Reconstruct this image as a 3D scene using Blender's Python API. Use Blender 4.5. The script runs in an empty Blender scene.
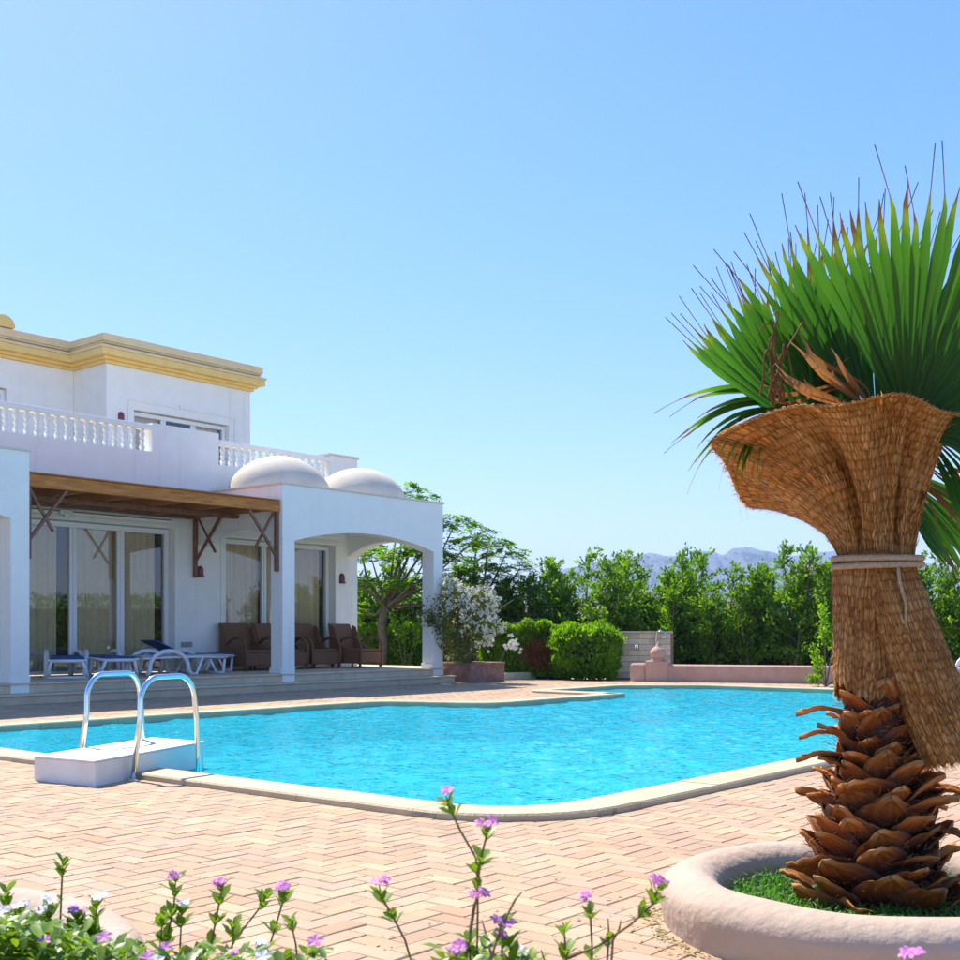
import bpy, bmesh, math, random
from mathutils import Vector, Matrix
from mathutils.geometry import tessellate_polygon
R = random.Random(7)
PI = math.pi
S = bpy.context.scene
COL = S.collection

# ------------------------------------------------------------------ camera, sky, sun, exposure
cam_d = bpy.data.cameras.new('camera'); cam = bpy.data.objects.new('camera', cam_d); COL.objects.link(cam)
cam.location = (0, 0, 1.1); cam.rotation_euler = (PI/2, 0, 0)
cam_d.sensor_width = 36; cam_d.lens = 36*1170/960; cam_d.shift_y = (632-480)/960
cam_d.clip_start = 0.05; cam_d.clip_end = 20000
S.camera = cam
cam_d.dof.use_dof = True; cam_d.dof.focus_distance = 7.5; cam_d.dof.aperture_fstop = 8
SUNV = Vector((-.44, .61, 1.0)).normalized()            # towards the sun
EL = math.asin(SUNV.z); AZ = math.atan2(SUNV.x, SUNV.y)
w = bpy.data.worlds.new('World'); S.world = w; w.use_nodes = True
wn = w.node_tree.nodes; wl = w.node_tree.links
bg = wn['Background']; sky = wn.new('ShaderNodeTexSky'); sky.sky_type = 'NISHITA'; sky.sun_disc = False
sky.sun_elevation = EL; sky.sun_rotation = AZ; sky.air_density = 1.0; sky.dust_density = .45; sky.ozone_density = 4.5
hsv = wn.new('ShaderNodeHueSaturation'); hsv.inputs['Saturation'].default_value = 1.45; gam = wn.new('ShaderNodeGamma'); gam.inputs[1].default_value = .72; wl.new(sky.outputs[0], gam.inputs[0]); wl.new(gam.outputs[0], hsv.inputs['Color'])
tint = wn.new('ShaderNodeMix'); tint.data_type = 'RGBA'; tint.blend_type = 'MULTIPLY'; tint.inputs[0].default_value = 1; tint.inputs[7].default_value = (.93, .84, 1.0, 1)
wl.new(hsv.outputs[0], tint.inputs[6]); wl.new(tint.outputs[2], bg.inputs[0]); bg.inputs[1].default_value = 0.15
sd = bpy.data.lights.new('sun', 'SUN'); sd.energy = 3.3; sd.angle = math.radians(.53); sd.color = (1, .93, .81)
sun = bpy.data.objects.new('sun', sd); COL.objects.link(sun)
sun.rotation_euler = SUNV.to_track_quat('Z', 'Y').to_euler()
S.view_settings.view_transform = 'Standard'; S.view_settings.look = 'None'
S.view_settings.exposure = 1.45; S.view_settings.gamma = 1
S.render.engine = 'CYCLES'
S.cycles.max_bounces = 8; S.cycles.transparent_max_bounces = 12; S.cycles.caustics_reflective = False
S.render.resolution_x = 1024; S.render.resolution_y = 1024

# ------------------------------------------------------------------ materials
def mat(name, c1, c2=None, rough=.7, scale=8, bump=0, bscale=60, metal=0, stretch=None, trans=0, spec=.5,
        rnd=0, island=0, coord='Object', detail=6, tcol=None):
    m = bpy.data.materials.new(name); m.use_nodes = True
    n = m.node_tree.nodes; l = m.node_tree.links; b = n['Principled BSDF']
    b.inputs['Roughness'].default_value = rough; b.inputs['Metallic'].default_value = metal
    b.inputs['Specular IOR Level'].default_value = spec
    tc = n.new('ShaderNodeTexCoord'); mp = n.new('ShaderNodeMapping'); l.new(tc.outputs[coord], mp.inputs[0])
    if stretch: mp.inputs['Scale'].default_value = stretch
    nz = n.new('ShaderNodeTexNoise'); nz.inputs['Scale'].default_value = scale; nz.inputs['Detail'].default_value = detail
    l.new(mp.outputs[0], nz.inputs['Vector'])
    rp = n.new('ShaderNodeValToRGB'); rp.color_ramp.elements[0].position = .32; rp.color_ramp.elements[1].position = .68
    c2 = c2 or c1
    rp.color_ramp.elements[0].color = (*c1, 1); rp.color_ramp.elements[1].color = (*c2, 1)
    l.new(nz.outputs[0], rp.inputs[0]); out = rp.outputs[0]
    if rnd or island:
        if island:
            g = n.new('ShaderNodeNewGeometry'); src = g.outputs['Random Per Island']; amt = island
        else:
            g = n.new('ShaderNodeObjectInfo'); src = g.outputs['Random']; amt = rnd
        mr = n.new('ShaderNodeMapRange'); mr.inputs[3].default_value = 1-amt; mr.inputs[4].default_value = 1+amt
        l.new(src, mr.inputs[0]); hs = n.new('ShaderNodeHueSaturation'); l.new(out, hs.inputs['Color'])
        l.new(mr.outputs[0], hs.inputs['Value']); out = hs.outputs[0]
    l.new(out, b.inputs['Base Color'])
    if bump:
        n2 = n.new('ShaderNodeTexNoise'); n2.inputs['Scale'].default_value = bscale; n2.inputs['Detail'].default_value = 5
        l.new(mp.outputs[0], n2.inputs['Vector']); bm_ = n.new('ShaderNodeBump'); bm_.inputs['Strength'].default_value = bump
        bm_.inputs['Distance'].default_value = .02
        l.new(n2.outputs[0], bm_.inputs['Height']); l.new(bm_.outputs[0], b.inputs['Normal'])
    if trans:
        t = n.new('ShaderNodeBsdfTranslucent'); mx = n.new('ShaderNodeMixShader'); mx.inputs[0].default_value = trans
        if tcol:
            mm = n.new('ShaderNodeMix'); mm.data_type = 'RGBA'; mm.blend_type = 'MULTIPLY'; mm.inputs[0].default_value = 1
            l.new(out, mm.inputs[6]); mm.inputs[7].default_value = (*tcol, 1); l.new(mm.outputs[2], t.inputs[0])
        else: l.new(out, t.inputs[0])
        o = n['Material Output']; l.new(b.outputs[0], mx.inputs[1]); l.new(t.outputs[0], mx.inputs[2]); l.new(mx.outputs[0], o.inputs[0])
    return m

def palette_mat(name, cols, src, rough=.8, bump=.25):
    """brick colours picked at random, per object or per island"""
    m = bpy.data.materials.new(name); m.use_nodes = True
    n = m.node_tree.nodes; l = m.node_tree.links; b = n['Principled BSDF']; b.inputs['Roughness'].default_value = rough
    b.inputs['Specular IOR Level'].default_value = .25
    if src == 'object': g = n.new('ShaderNodeObjectInfo').outputs['Random']
    else: g = n.new('ShaderNodeNewGeometry').outputs['Random Per Island']
    rp = n.new('ShaderNodeValToRGB'); e = rp.color_ramp.elements
    rp.color_ramp.interpolation = 'LINEAR'
    for i, c in enumerate(cols):
        if i < 2: e[i].position = i/(len(cols)-1); e[i].color = (*c, 1)
        else: x = e.new(i/(len(cols)-1)); x.color = (*c, 1)
    e[1].position = 1/(len(cols)-1); 
    l.new(g, rp.inputs[0])
    gp = n.new('ShaderNodeNewGeometry'); nz = n.new('ShaderNodeTexNoise'); nz.inputs['Scale'].default_value = 1.3; nz.inputs['Detail'].default_value = 8
    l.new(gp.outputs['Position'], nz.inputs['Vector'])
    mr = n.new('ShaderNodeMapRange'); mr.inputs[1].default_value = .3; mr.inputs[2].default_value = .7; mr.inputs[3].default_value = .86; mr.inputs[4].default_value = 1.1
    l.new(nz.outputs[0], mr.inputs[0])
    n3 = n.new('ShaderNodeTexNoise'); n3.inputs['Scale'].default_value = 55; n3.inputs['Detail'].default_value = 4; l.new(gp.outputs['Position'], n3.inputs['Vector'])
    mr3 = n.new('ShaderNodeMapRange'); mr3.inputs[3].default_value = .82; mr3.inputs[4].default_value = 1.16; l.new(n3.outputs[0], mr3.inputs[0])
    mu = n.new('ShaderNodeMath'); mu.operation = 'MULTIPLY'; l.new(mr.outputs[0], mu.inputs[0]); l.new(mr3.outputs[0], mu.inputs[1])
    hs = n.new('ShaderNodeHueSaturation'); l.new(rp.outputs[0], hs.inputs['Color']); l.new(mu.outputs[0], hs.inputs['Value'])
    l.new(hs.outputs[0], b.inputs['Base Color'])
    bp = n.new('ShaderNodeBump'); bp.inputs['Strength'].default_value = bump; bp.inputs['Distance'].default_value = .01
    l.new(n3.outputs[0], bp.inputs['Height']); l.new(bp.outputs[0], b.inputs['Normal'])
    return m

BRICKC = [(0.425, 0.268, 0.168), (0.460, 0.315, 0.204), (0.443, 0.278, 0.168), (0.494, 0.362, 0.230), (0.425, 0.299, 0.209), (0.506, 0.373, 0.219), (0.471, 0.310, 0.189), (0.414, 0.284, 0.194), (0.483, 0.336, 0.209)]
M = {}
def stucco_mat(name, base, stain, amt=.35):
    m = mat(name, base, tuple(x*.95 for x in base), .85, 3, .35, 45, spec=.3)
    n = m.node_tree.nodes; l = m.node_tree.links; b = n['Principled BSDF']
    src = b.inputs['Base Color'].links[0].from_socket
    tc = n.new('ShaderNodeTexCoord'); mp = n.new('ShaderNodeMapping'); mp.inputs['Scale'].default_value = (9, 9, .35)
    l.new(tc.outputs['Object'], mp.inputs[0]); nz = n.new('ShaderNodeTexNoise'); nz.inputs['Scale'].default_value = 1; nz.inputs['Detail'].default_value = 3
    l.new(mp.outputs[0], nz.inputs['Vector']); mr = n.new('ShaderNodeMapRange'); mr.inputs[1].default_value = .60; mr.inputs[2].default_value = .75
    mr.inputs[4].default_value = amt; l.new(nz.outputs[0], mr.inputs[0])
    mx = n.new('ShaderNodeMix'); mx.data_type = 'RGBA'; l.new(mr.outputs[0], mx.inputs[0]); l.new(src, mx.inputs[6]); mx.inputs[7].default_value = (*stain, 1)
    l.new(mx.outputs[2], b.inputs['Base Color'])
    return m
M['stucco'] = stucco_mat('white_stucco', (.87, .885, .85), (.66, .67, .66), .32)
M['dome'] = mat('dome_plaster', (.60, .53, .42), (.67, .60, .49), .85, 2.5, .3, 30, spec=.3)
M['trim'] = mat('ledge_trim', (.62, .58, .52), (.7, .67, .62), .8, 6, .2, 40)
M['ochre'] = mat('ochre_cornice', (.82, .56, .17), (.86, .64, .26), .8, 4, .2, 30)
M['tan'] = mat('tan_cornice', (.74, .57, .32), (.80, .64, .38), .8, 4, .2, 30)
M['frame'] = mat('white_aluminium', (.78, .82, .84), None, .35)
M['curtain'] = mat('cream_curtain', (.80, .64, .42), (.84, .69, .48), .9, 12, .1, 80)
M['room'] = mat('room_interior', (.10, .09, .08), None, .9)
M['wood'] = mat('pergola_wood', (.30, .12, .035), (.48, .22, .07), .6, 5, .4, 30, stretch=(1, 8, 8))
M['woodedge'] = mat('weathered_beam', (.38, .125, .02), (.64, .26, .05), .6, 3, .5, 25, stretch=(1, 7, 7))
M['wooddark'] = mat('bracket_wood', (.16, .07, .035), (.24, .11, .06), .55, 8, .3, 40)
M['terr'] = mat('travertine', (.56, .46, .33), (.66, .56, .42), .55, 4, .15, 50, rnd=.08)
M['riser'] = mat('travertine_riser', (.52, .42, .29), (.60, .50, .36), .6, 5, .15, 50, rnd=.1)
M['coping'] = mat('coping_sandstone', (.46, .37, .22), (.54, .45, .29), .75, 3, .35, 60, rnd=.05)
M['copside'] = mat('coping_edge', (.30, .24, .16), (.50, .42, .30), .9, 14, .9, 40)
M['brick'] = palette_mat('paver_brick', BRICKC, 'object')
M['brickfar'] = palette_mat('paver_bricks', BRICKC, 'island')
M['joint'] = mat('paver_joint_sand', (.27, .19, .13), (.36, .27, .19), .95, 20, .4, 80)
M['pooltile'] = None
M['steel'] = mat('stainless_steel', (.75, .77, .78), None, .16, metal=1)
M['whitepl'] = mat('white_painted_block', (.80, .78, .74), (.70, .67, .62), .6, 3, .15, 40)
M['pink'] = mat('pink_render', (.52, .31, .23), (.58, .38, .29), .85, 4, .45, 22, spec=.2)
M['ring'] = mat('planter_render', (.45, .335, .25), (.52, .40, .31), .85, 4, .45, 22, spec=.2)
M['lounge'] = mat('white_resin', (.72, .74, .78), None, .35)
M['blue'] = mat('blue_sling', (.012, .05, .20), (.02, .08, .28), .7, 20)
M['greysling'] = mat('grey_sling', (.42, .42, .43), None, .7)
M['wicker'] = None
M['sconce'] = mat('oxblood_lamp', (.14, .025, .03), (.2, .04, .04), .4)
M['shower'] = mat('shower_stone', (.70, .60, .42), (.62, .50, .32), .75, 5, .5, 30, rnd=.16)
M['box'] = mat('brown_stone_planter', (.22, .115, .085), (.34, .20, .15), .8, 9, .6, 30)
M['soil'] = mat('dry_soil', (.16, .11, .07), (.24, .17, .11), .95, 12, .8, 30)
M['sand'] = mat('desert_sand', (.42, .34, .25), (.50, .42, .32), .95, .4, .3, 5)
M['rock'] = mat('haze_tinted_rock', (.08, .09, .13), (.10, .11, .16), .95, .002)  # bluish tint puts distance haze into the rock's colour
M['bark'] = mat('tree_bark', (.12, .09, .07), (.20, .15, .11), .9, 10, .6, 30)
M['leafA'] = mat('glossy_hedge_leaf', (.05, .15, .012), (.19, .34, .02), .5, 1.5, trans=.5, island=.4, tcol=(1.5, 1.5, .4), spec=.4)
M['leafB'] = mat('feather_leaf', (.09, .22, .012), (.24, .40, .022), .5, 2.5, trans=.5, island=.3, tcol=(1.4, 1.5, .5), spec=.3)
M['leafC'] = mat('bush_leaf', (.10, .24, .012), (.22, .40, .02), .55, 3, trans=.55, island=.35, tcol=(1.4, 1.4, .5), spec=.3)
M['leafD'] = mat('ivy_leaf', (.05, .13, .022), (.12, .23, .04), .5, 2, trans=.5, island=.4)
M['leafE'] = mat('olive_shrub_leaf', (.09, .13, .02), (.17, .20, .035), .55, 4, trans=.4, island=.35)
M['rust'] = mat('scorched_twigs', (.20, .075, .02), (.28, .12, .03), .9, 6, trans=.2, island=.3)
M['inner'] = mat('dark_fill', (.02, .028, .010), (.035, .04, .016), .95, 10)  # near-black colour stands in for the dimness behind leaves
M['white_fl'] = mat('white_petal', (.84, .81, .66), (.88, .86, .76), .6, 10, trans=.45)
M['vleaf'] = mat('periwinkle_leaf', (.07, .19, .015), (.24, .36, .025), .4, 18, trans=.4, island=.35, tcol=(1.5, 1.4, .4))
M['stem'] = mat('reddish_stem', (.24, .10, .06), (.20, .16, .05), .6, 20)
M['pinkfl'] = mat('lilac_petal', (.66, .15, .52), (.78, .34, .70), .6, 30, trans=.35, rnd=.15)
M['palepink'] = mat('pale_petal', (.82, .72, .80), (.86, .84, .86), .6, 30, trans=.35)
M['grass'] = mat('green_grass_blade', (.06, .20, .015), (.12, .32, .03), .5, 6, trans=.4, island=.35, tcol=(1.3, 1.4, .5))
M['drygrass'] = mat('dry_grass_blade', (.35, .30, .12), (.42, .36, .18), .7, 6, trans=.3, island=.3)
M['boot'] = None
M['rope'] = mat('sisal_rope', (.42, .30, .18), (.56, .42, .28), .9, 80, .8, 150, rnd=0)
M['brownfibre'] = mat('brown_fibre', (.16, .06, .02), (.40, .20, .08), .7, 30, trans=.3, island=.4)
M['straw'] = mat('straw_fibre', (.50, .28, .09), (.74, .50, .24), .6, 30, trans=.35, island=.35)
M['pale'] = mat('far_rendered_wall', (.62, .50, .44), (.68, .56, .50), .9, .5)
M['socket'] = mat('grey_plastic', (.30, .30, .30), None, .5)
M['glassdk'] = None

def glass_mat(name, refl):
    m = bpy.data.materials.new(name); m.use_nodes = True; n = m.node_tree.nodes; l = m.node_tree.links
    for x in list(n):
        if x.type == 'BSDF_PRINCIPLED': n.remove(x)
    t = n.new('ShaderNodeBsdfTransparent'); t.inputs[0].default_value = (.94, .93, .88, 1)
    g = n.new('ShaderNodeBsdfGlossy'); g.inputs['Roughness'].default_value = .02; g.inputs[0].default_value = (.95, .97, 1, 1)
    lw = n.new('ShaderNodeLayerWeight'); lw.inputs[0].default_value = .35
    mr = n.new('ShaderNodeMapRange'); mr.inputs[3].default_value = refl; mr.inputs[4].default_value = .9; l.new(lw.outputs['Fresnel'], mr.inputs[0])
    mx = n.new('ShaderNodeMixShader'); l.new(mr.outputs[0], mx.inputs[0]); l.new(t.outputs[0], mx.inputs[1]); l.new(g.outputs[0], mx.inputs[2])
    l.new(mx.outputs[0], n['Material Output'].inputs[0]); return m
M['glass'] = glass_mat('tinted_glass', .085)

def water_mat():
    m = bpy.data.materials.new('pool_water'); m.use_nodes = True; n = m.node_tree.nodes; l = m.node_tree.links
    n.remove(n['Principled BSDF'])
    tc = n.new('ShaderNodeNewGeometry')
    def noise(sc, det, st, dist=0):
        mp = n.new('ShaderNodeMapping'); mp.inputs['Scale'].default_value = st; l.new(tc.outputs['Position'], mp.inputs[0])
        nz = n.new('ShaderNodeTexNoise'); nz.inputs['Scale'].default_value = sc; nz.inputs['Detail'].default_value = det; nz.inputs['Distortion'].default_value = dist
        l.new(mp.outputs[0], nz.inputs['Vector']); return nz.outputs[0]
    a = noise(16, 3, (.8, 1.15, 1), .6); b = noise(7, 2, (1, 1, 1), .3)
    ad = n.new('ShaderNodeMath'); ad.operation = 'MULTIPLY_ADD'; l.new(b, ad.inputs[0]); ad.inputs[1].default_value = 1.2; l.new(a, ad.inputs[2])
    bp = n.new('ShaderNodeBump'); bp.inputs['Strength'].default_value = 1; bp.inputs['Distance'].default_value = .016
    l.new(ad.outputs[0], bp.inputs['Height'])
    t = n.new('ShaderNodeBsdfTransparent'); t.inputs[0].default_value = (.5, .95, 1, 1)
    g = n.new('ShaderNodeBsdfGlossy'); g.inputs['Roughness'].default_value = .03; g.inputs[0].default_value = (.95, 1, 1, 1); l.new(bp.outputs[0], g.inputs['Normal'])
    fr = n.new('ShaderNodeFresnel'); fr.inputs[0].default_value = 1.33; l.new(bp.outputs[0], fr.inputs['Normal'])
    df = n.new('ShaderNodeBsdfDiffuse'); df.inputs[0].default_value = (.0, .60, .76, 1); l.new(bp.outputs[0], df.inputs['Normal'])
    m1 = n.new('ShaderNodeMixShader'); m1.inputs[0].default_value = .58; l.new(t.outputs[0], m1.inputs[1]); l.new(df.outputs[0], m1.inputs[2])
    m2 = n.new('ShaderNodeMixShader'); l.new(fr.outputs[0], m2.inputs[0]); l.new(m1.outputs[0], m2.inputs[1]); l.new(g.outputs[0], m2.inputs[2])
    l.new(m2.outputs[0], n['Material Output'].inputs[0]); return m
M['water'] = water_mat()
def brickmat(name, c1, c2, mort, sx, sy, rough=.5, bump=.2, msize=.02, coord='Object'):
    m = bpy.data.materials.new(name); m.use_nodes = True; n = m.node_tree.nodes; l = m.node_tree.links; b = n['Principled BSDF']
    b.inputs['Roughness'].default_value = rough
    tc = n.new('ShaderNodeTexCoord'); br = n.new('ShaderNodeTexBrick'); br.offset = 0 if sx == sy else .5
    br.inputs['Color1'].default_value = (*c1, 1); br.inputs['Color2'].default_value = (*c2, 1); br.inputs['Mortar'].default_value = (*mort, 1)
    br.inputs['Scale'].default_value = 1; br.inputs['Brick Width'].default_value = sx; br.inputs['Row Height'].default_value = sy; br.inputs['Mortar Size'].default_value = msize*sy
    l.new(tc.outputs[coord], br.inputs['Vector']); l.new(br.outputs[0], b.inputs['Base Color'])
    return m
M['pooltile'] = brickmat('pool_mosaic', (.0, .62, .78), (.01, .66, .80), (.08, .66, .78), .05, .05, .3)
M['steptile'] = brickmat('pool_step_mosaic', (.25, .62, .72), (.30, .66, .74), (.3, .62, .7), .05, .05, .3)

def wicker_mat():
    m = bpy.data.materials.new('brown_wicker'); m.use_nodes = True; n = m.node_tree.nodes; l = m.node_tree.links; b = n['Principled BSDF']
    b.inputs['Roughness'].default_value = .6
    tc = n.new('ShaderNodeTexCoord'); wv = n.new('ShaderNodeTexWave'); wv.bands_direction = 'Z'; wv.inputs['Scale'].default_value = 14; wv.inputs['Distortion'].default_value = .6
    w2 = n.new('ShaderNodeTexWave'); w2.bands_direction = 'X'; w2.inputs['Scale'].default_value = 14
    l.new(tc.outputs['Object'], wv.inputs[0]); l.new(tc.outputs['Object'], w2.inputs[0])
    mu = n.new('ShaderNodeMath'); mu.operation = 'MULTIPLY'; l.new(wv.outputs[1], mu.inputs[0]); l.new(w2.outputs[1], mu.inputs[1])
    rp = n.new('ShaderNodeValToRGB'); rp.color_ramp.elements[0].color = (.13, .055, .025, 1); rp.color_ramp.elements[1].color = (.34, .165, .075, 1)
    l.new(mu.outputs[0], rp.inputs[0]); l.new(rp.outputs[0], b.inputs['Base Color'])
    bp = n.new('ShaderNodeBump'); bp.inputs['Strength'].default_value = .6; bp.inputs['Distance'].default_value = .01; l.new(mu.outputs[0], bp.inputs['Height']); l.new(bp.outputs[0], b.inputs['Normal'])
    return m
M['wicker'] = wicker_mat()

def uvramp_mat(name, stops, rough, trans, streak, island=.2, spec=.4, stretch=(30, 1.5, 1)):
    """colour runs along UV.y (base to tip), fine fibre streaks across UV.x"""
    m = bpy.data.materials.new(name); m.use_nodes = True; n = m.node_tree.nodes; l = m.node_tree.links; b = n['Principled BSDF']
    b.inputs['Roughness'].default_value = rough; b.inputs['Specular IOR Level'].default_value = spec
    uv = n.new('ShaderNodeTexCoord'); sp = n.new('ShaderNodeSeparateXYZ'); l.new(uv.outputs['UV'], sp.inputs[0])
    gi = n.new('ShaderNodeNewGeometry'); oi = n.new('ShaderNodeObjectInfo')
    pr = n.new('ShaderNodeTexNoise'); pr.inputs['Scale'].default_value = 9; l.new(gi.outputs['Position'], pr.inputs['Vector'])
    ad = n.new('ShaderNodeMath'); ad.operation = 'MULTIPLY_ADD'; l.new(pr.outputs[0], ad.inputs[0]); ad.inputs[1].default_value = .14; l.new(sp.outputs[1], ad.inputs[2])
    sb = n.new('ShaderNodeMath'); sb.operation = 'SUBTRACT'; l.new(ad.outputs[0], sb.inputs[0]); sb.inputs[1].default_value = .07
    rp = n.new('ShaderNodeValToRGB'); e = rp.color_ramp.elements
    for i, (p, c) in enumerate(stops):
        if i < 2: e[i].position = p; e[i].color = (*c, 1)
        else: x = e.new(p); x.color = (*c, 1)
    l.new(sb.outputs[0], rp.inputs[0])
    mp = n.new('ShaderNodeMapping'); mp.inputs['Scale'].default_value = stretch; l.new(uv.outputs['UV'], mp.inputs[0])
    nz = n.new('ShaderNodeTexNoise'); nz.inputs['Scale'].default_value = 1; nz.inputs['Detail'].default_value = 6; l.new(mp.outputs[0], nz.inputs['Vector'])
    mr = n.new('ShaderNodeMapRange'); mr.inputs[1].default_value = .3; mr.inputs[2].default_value = .7; mr.inputs[3].default_value = 1-streak; mr.inputs[4].default_value = 1+streak
    l.new(nz.outputs[0], mr.inputs[0])
    m2 = n.new('ShaderNodeMapRange'); m2.inputs[3].default_value = 1-island; m2.inputs[4].default_value = 1+island; l.new(oi.outputs['Random'], m2.inputs[0])
    mu = n.new('ShaderNodeMath'); mu.operation = 'MULTIPLY'; l.new(mr.outputs[0], mu.inputs[0]); l.new(m2.outputs[0], mu.inputs[1])
    hs = n.new('ShaderNodeHueSaturation'); l.new(rp.outputs[0], hs.inputs['Color']); l.new(mu.outputs[0], hs.inputs['Value']); l.new(hs.outputs[0], b.inputs['Base Color'])
    bp = n.new('ShaderNodeBump'); bp.inputs['Strength'].default_value = .5; bp.inputs['Distance'].default_value = .006; l.new(nz.outputs[0], bp.inputs['Height']); l.new(bp.outputs[0], b.inputs['Normal'])
    if trans:
        t = n.new('ShaderNodeBsdfTranslucent'); l.new(hs.outputs[0], t.inputs[0]); mx = n.new('ShaderNodeMixShader'); mx.inputs[0].default_value = trans
        l.new(b.outputs[0], mx.inputs[1]); l.new(t.outputs[0], mx.inputs[2]); l.new(mx.outputs[0], n['Material Output'].inputs[0])
    return m
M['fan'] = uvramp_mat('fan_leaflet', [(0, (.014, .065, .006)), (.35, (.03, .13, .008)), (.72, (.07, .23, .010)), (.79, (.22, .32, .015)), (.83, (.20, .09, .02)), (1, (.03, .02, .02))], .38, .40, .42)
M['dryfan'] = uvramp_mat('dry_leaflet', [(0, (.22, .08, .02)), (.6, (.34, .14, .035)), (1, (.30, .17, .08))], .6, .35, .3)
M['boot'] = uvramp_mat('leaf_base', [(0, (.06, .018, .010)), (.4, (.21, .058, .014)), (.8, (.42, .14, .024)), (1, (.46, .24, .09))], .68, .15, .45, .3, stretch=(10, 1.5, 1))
def weave_mat():
    m = bpy.data.materials.new('palm_fibre_matting'); m.use_nodes = True; n = m.node_tree.nodes; l = m.node_tree.links; b = n['Principled BSDF']
    b.inputs['Roughness'].default_value = .62; b.inputs['Specular IOR Level'].default_value = .35
    tc = n.new('ShaderNodeTexCoord')
    sp = n.new('ShaderNodeSeparateXYZ'); l.new(tc.outputs['UV'], sp.inputs[0])
    # wobbling row coordinate (UV.y counts metres up the mat)
    wb = n.new('ShaderNodeTexNoise'); wb.inputs['Scale'].default_value = 3.5; wb.inputs['Detail'].default_value = 2; l.new(tc.outputs['UV'], wb.inputs['Vector'])
    rw = n.new('ShaderNodeMath'); rw.operation = 'MULTIPLY_ADD'; l.new(wb.outputs[0], rw.inputs[0]); rw.inputs[1].default_value = .07; l.new(sp.outputs[1], rw.inputs[2])
    sc = n.new('ShaderNodeMath'); sc.operation = 'MULTIPLY'; l.new(rw.outputs[0], sc.inputs[0]); sc.inputs[1].default_value = 27
    fl = n.new('ShaderNodeMath'); fl.operation = 'FLOOR'; l.new(sc.outputs[0], fl.inputs[0])
    fc = n.new('ShaderNodeMath'); fc.operation = 'FRACT'; l.new(sc.outputs[0], fc.inputs[0])
    # long fine fibres, each row of stitching shifts them
    cb = n.new('ShaderNodeCombineXYZ'); sx = n.new('ShaderNodeMath'); sx.operation = 'MULTIPLY'; l.new(sp.outputs[0], sx.inputs[0]); sx.inputs[1].default_value = 180
    sy = n.new('ShaderNodeMath'); sy.operation = 'MULTIPLY_ADD'; l.new(rw.outputs[0], sy.inputs[0]); sy.inputs[1].default_value = 14; hf = n.new('ShaderNodeMath'); hf.operation = 'MULTIPLY'; l.new(fl.outputs[0], hf.inputs[0]); hf.inputs[1].default_value = .8; l.new(hf.outputs[0], sy.inputs[2])
    l.new(sx.outputs[0], cb.inputs[0]); l.new(sy.outputs[0], cb.inputs[1]); l.new(hf.outputs[0], cb.inputs[2])
    wn_ = n.new('ShaderNodeTexNoise'); wn_.inputs['Scale'].default_value = 1; wn_.inputs['Detail'].default_value = 2.5; wn_.inputs['Roughness'].default_value = .65; l.new(cb.outputs[0], wn_.inputs['Vector'])
    big = n.new('ShaderNodeTexNoise'); big.inputs['Scale'].default_value = 6; big.inputs['Detail'].default_value = 4; l.new(tc.outputs['UV'], big.inputs['Vector'])
    a1 = n.new('ShaderNodeMath'); a1.operation = 'MULTIPLY_ADD'; l.new(big.outputs[0], a1.inputs[0]); a1.inputs[1].default_value = .8
    a0 = n.new('ShaderNodeMath'); a0.operation = 'MULTIPLY_ADD'; l.new(wn_.outputs[0], a0.inputs[0]); a0.inputs[1].default_value = 2.1; a0.inputs[2].default_value = -.98
    l.new(a0.outputs[0], a1.inputs[2])
    rp = n.new('ShaderNodeValToRGB'); e = rp.color_ramp.elements
    e[0].position = .12; e[0].color = (.24, .085, .012, 1); e[1].position = .9; e[1].color = (.80, .54, .25, 1)
    x = e.new(.5); x.color = (.52, .23, .045, 1)
    l.new(a1.outputs[0], rp.inputs[0])
    # the stitched gap between rows: dark, narrow
    pp = n.new('ShaderNodeMath'); pp.operation = 'PINGPONG'; l.new(fc.outputs[0], pp.inputs[0]); pp.inputs[1].default_value = .5
    gp = n.new('ShaderNodeMapRange'); gp.inputs[1].default_value = 0; gp.inputs[2].default_value = .24; gp.inputs[3].default_value = .66; gp.inputs[4].default_value = 1; l.new(pp.outputs[0], gp.inputs[0])
    hs = n.new('ShaderNodeHueSaturation'); l.new(rp.outputs[0], hs.inputs['Color']); l.new(gp.outputs[0], hs.inputs['Value'])
    l.new(hs.outputs[0], b.inputs['Base Color'])
    h2 = n.new('ShaderNodeMath'); h2.operation = 'MULTIPLY_ADD'; l.new(wn_.outputs[0], h2.inputs[0]); h2.inputs[1].default_value = 1.6; l.new(gp.outputs[0], h2.inputs[2])
    bp = n.new('ShaderNodeBump'); bp.inputs['Strength'].default_value = 1; bp.inputs['Distance'].default_value = .006; l.new(h2.outputs[0], bp.inputs['Height']); l.new(bp.outputs[0], b.inputs['Normal'])
    t = n.new('ShaderNodeBsdfTranslucent'); l.new(hs.outputs[0], t.inputs[0]); mx = n.new('ShaderNodeMixShader'); mx.inputs[0].default_value = .4
    l.new(b.outputs[0], mx.inputs[1]); l.new(t.outputs[0], mx.inputs[2]); l.new(mx.outputs[0], n['Material Output'].inputs[0])
    return m
M['weave'] = weave_mat()

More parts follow.
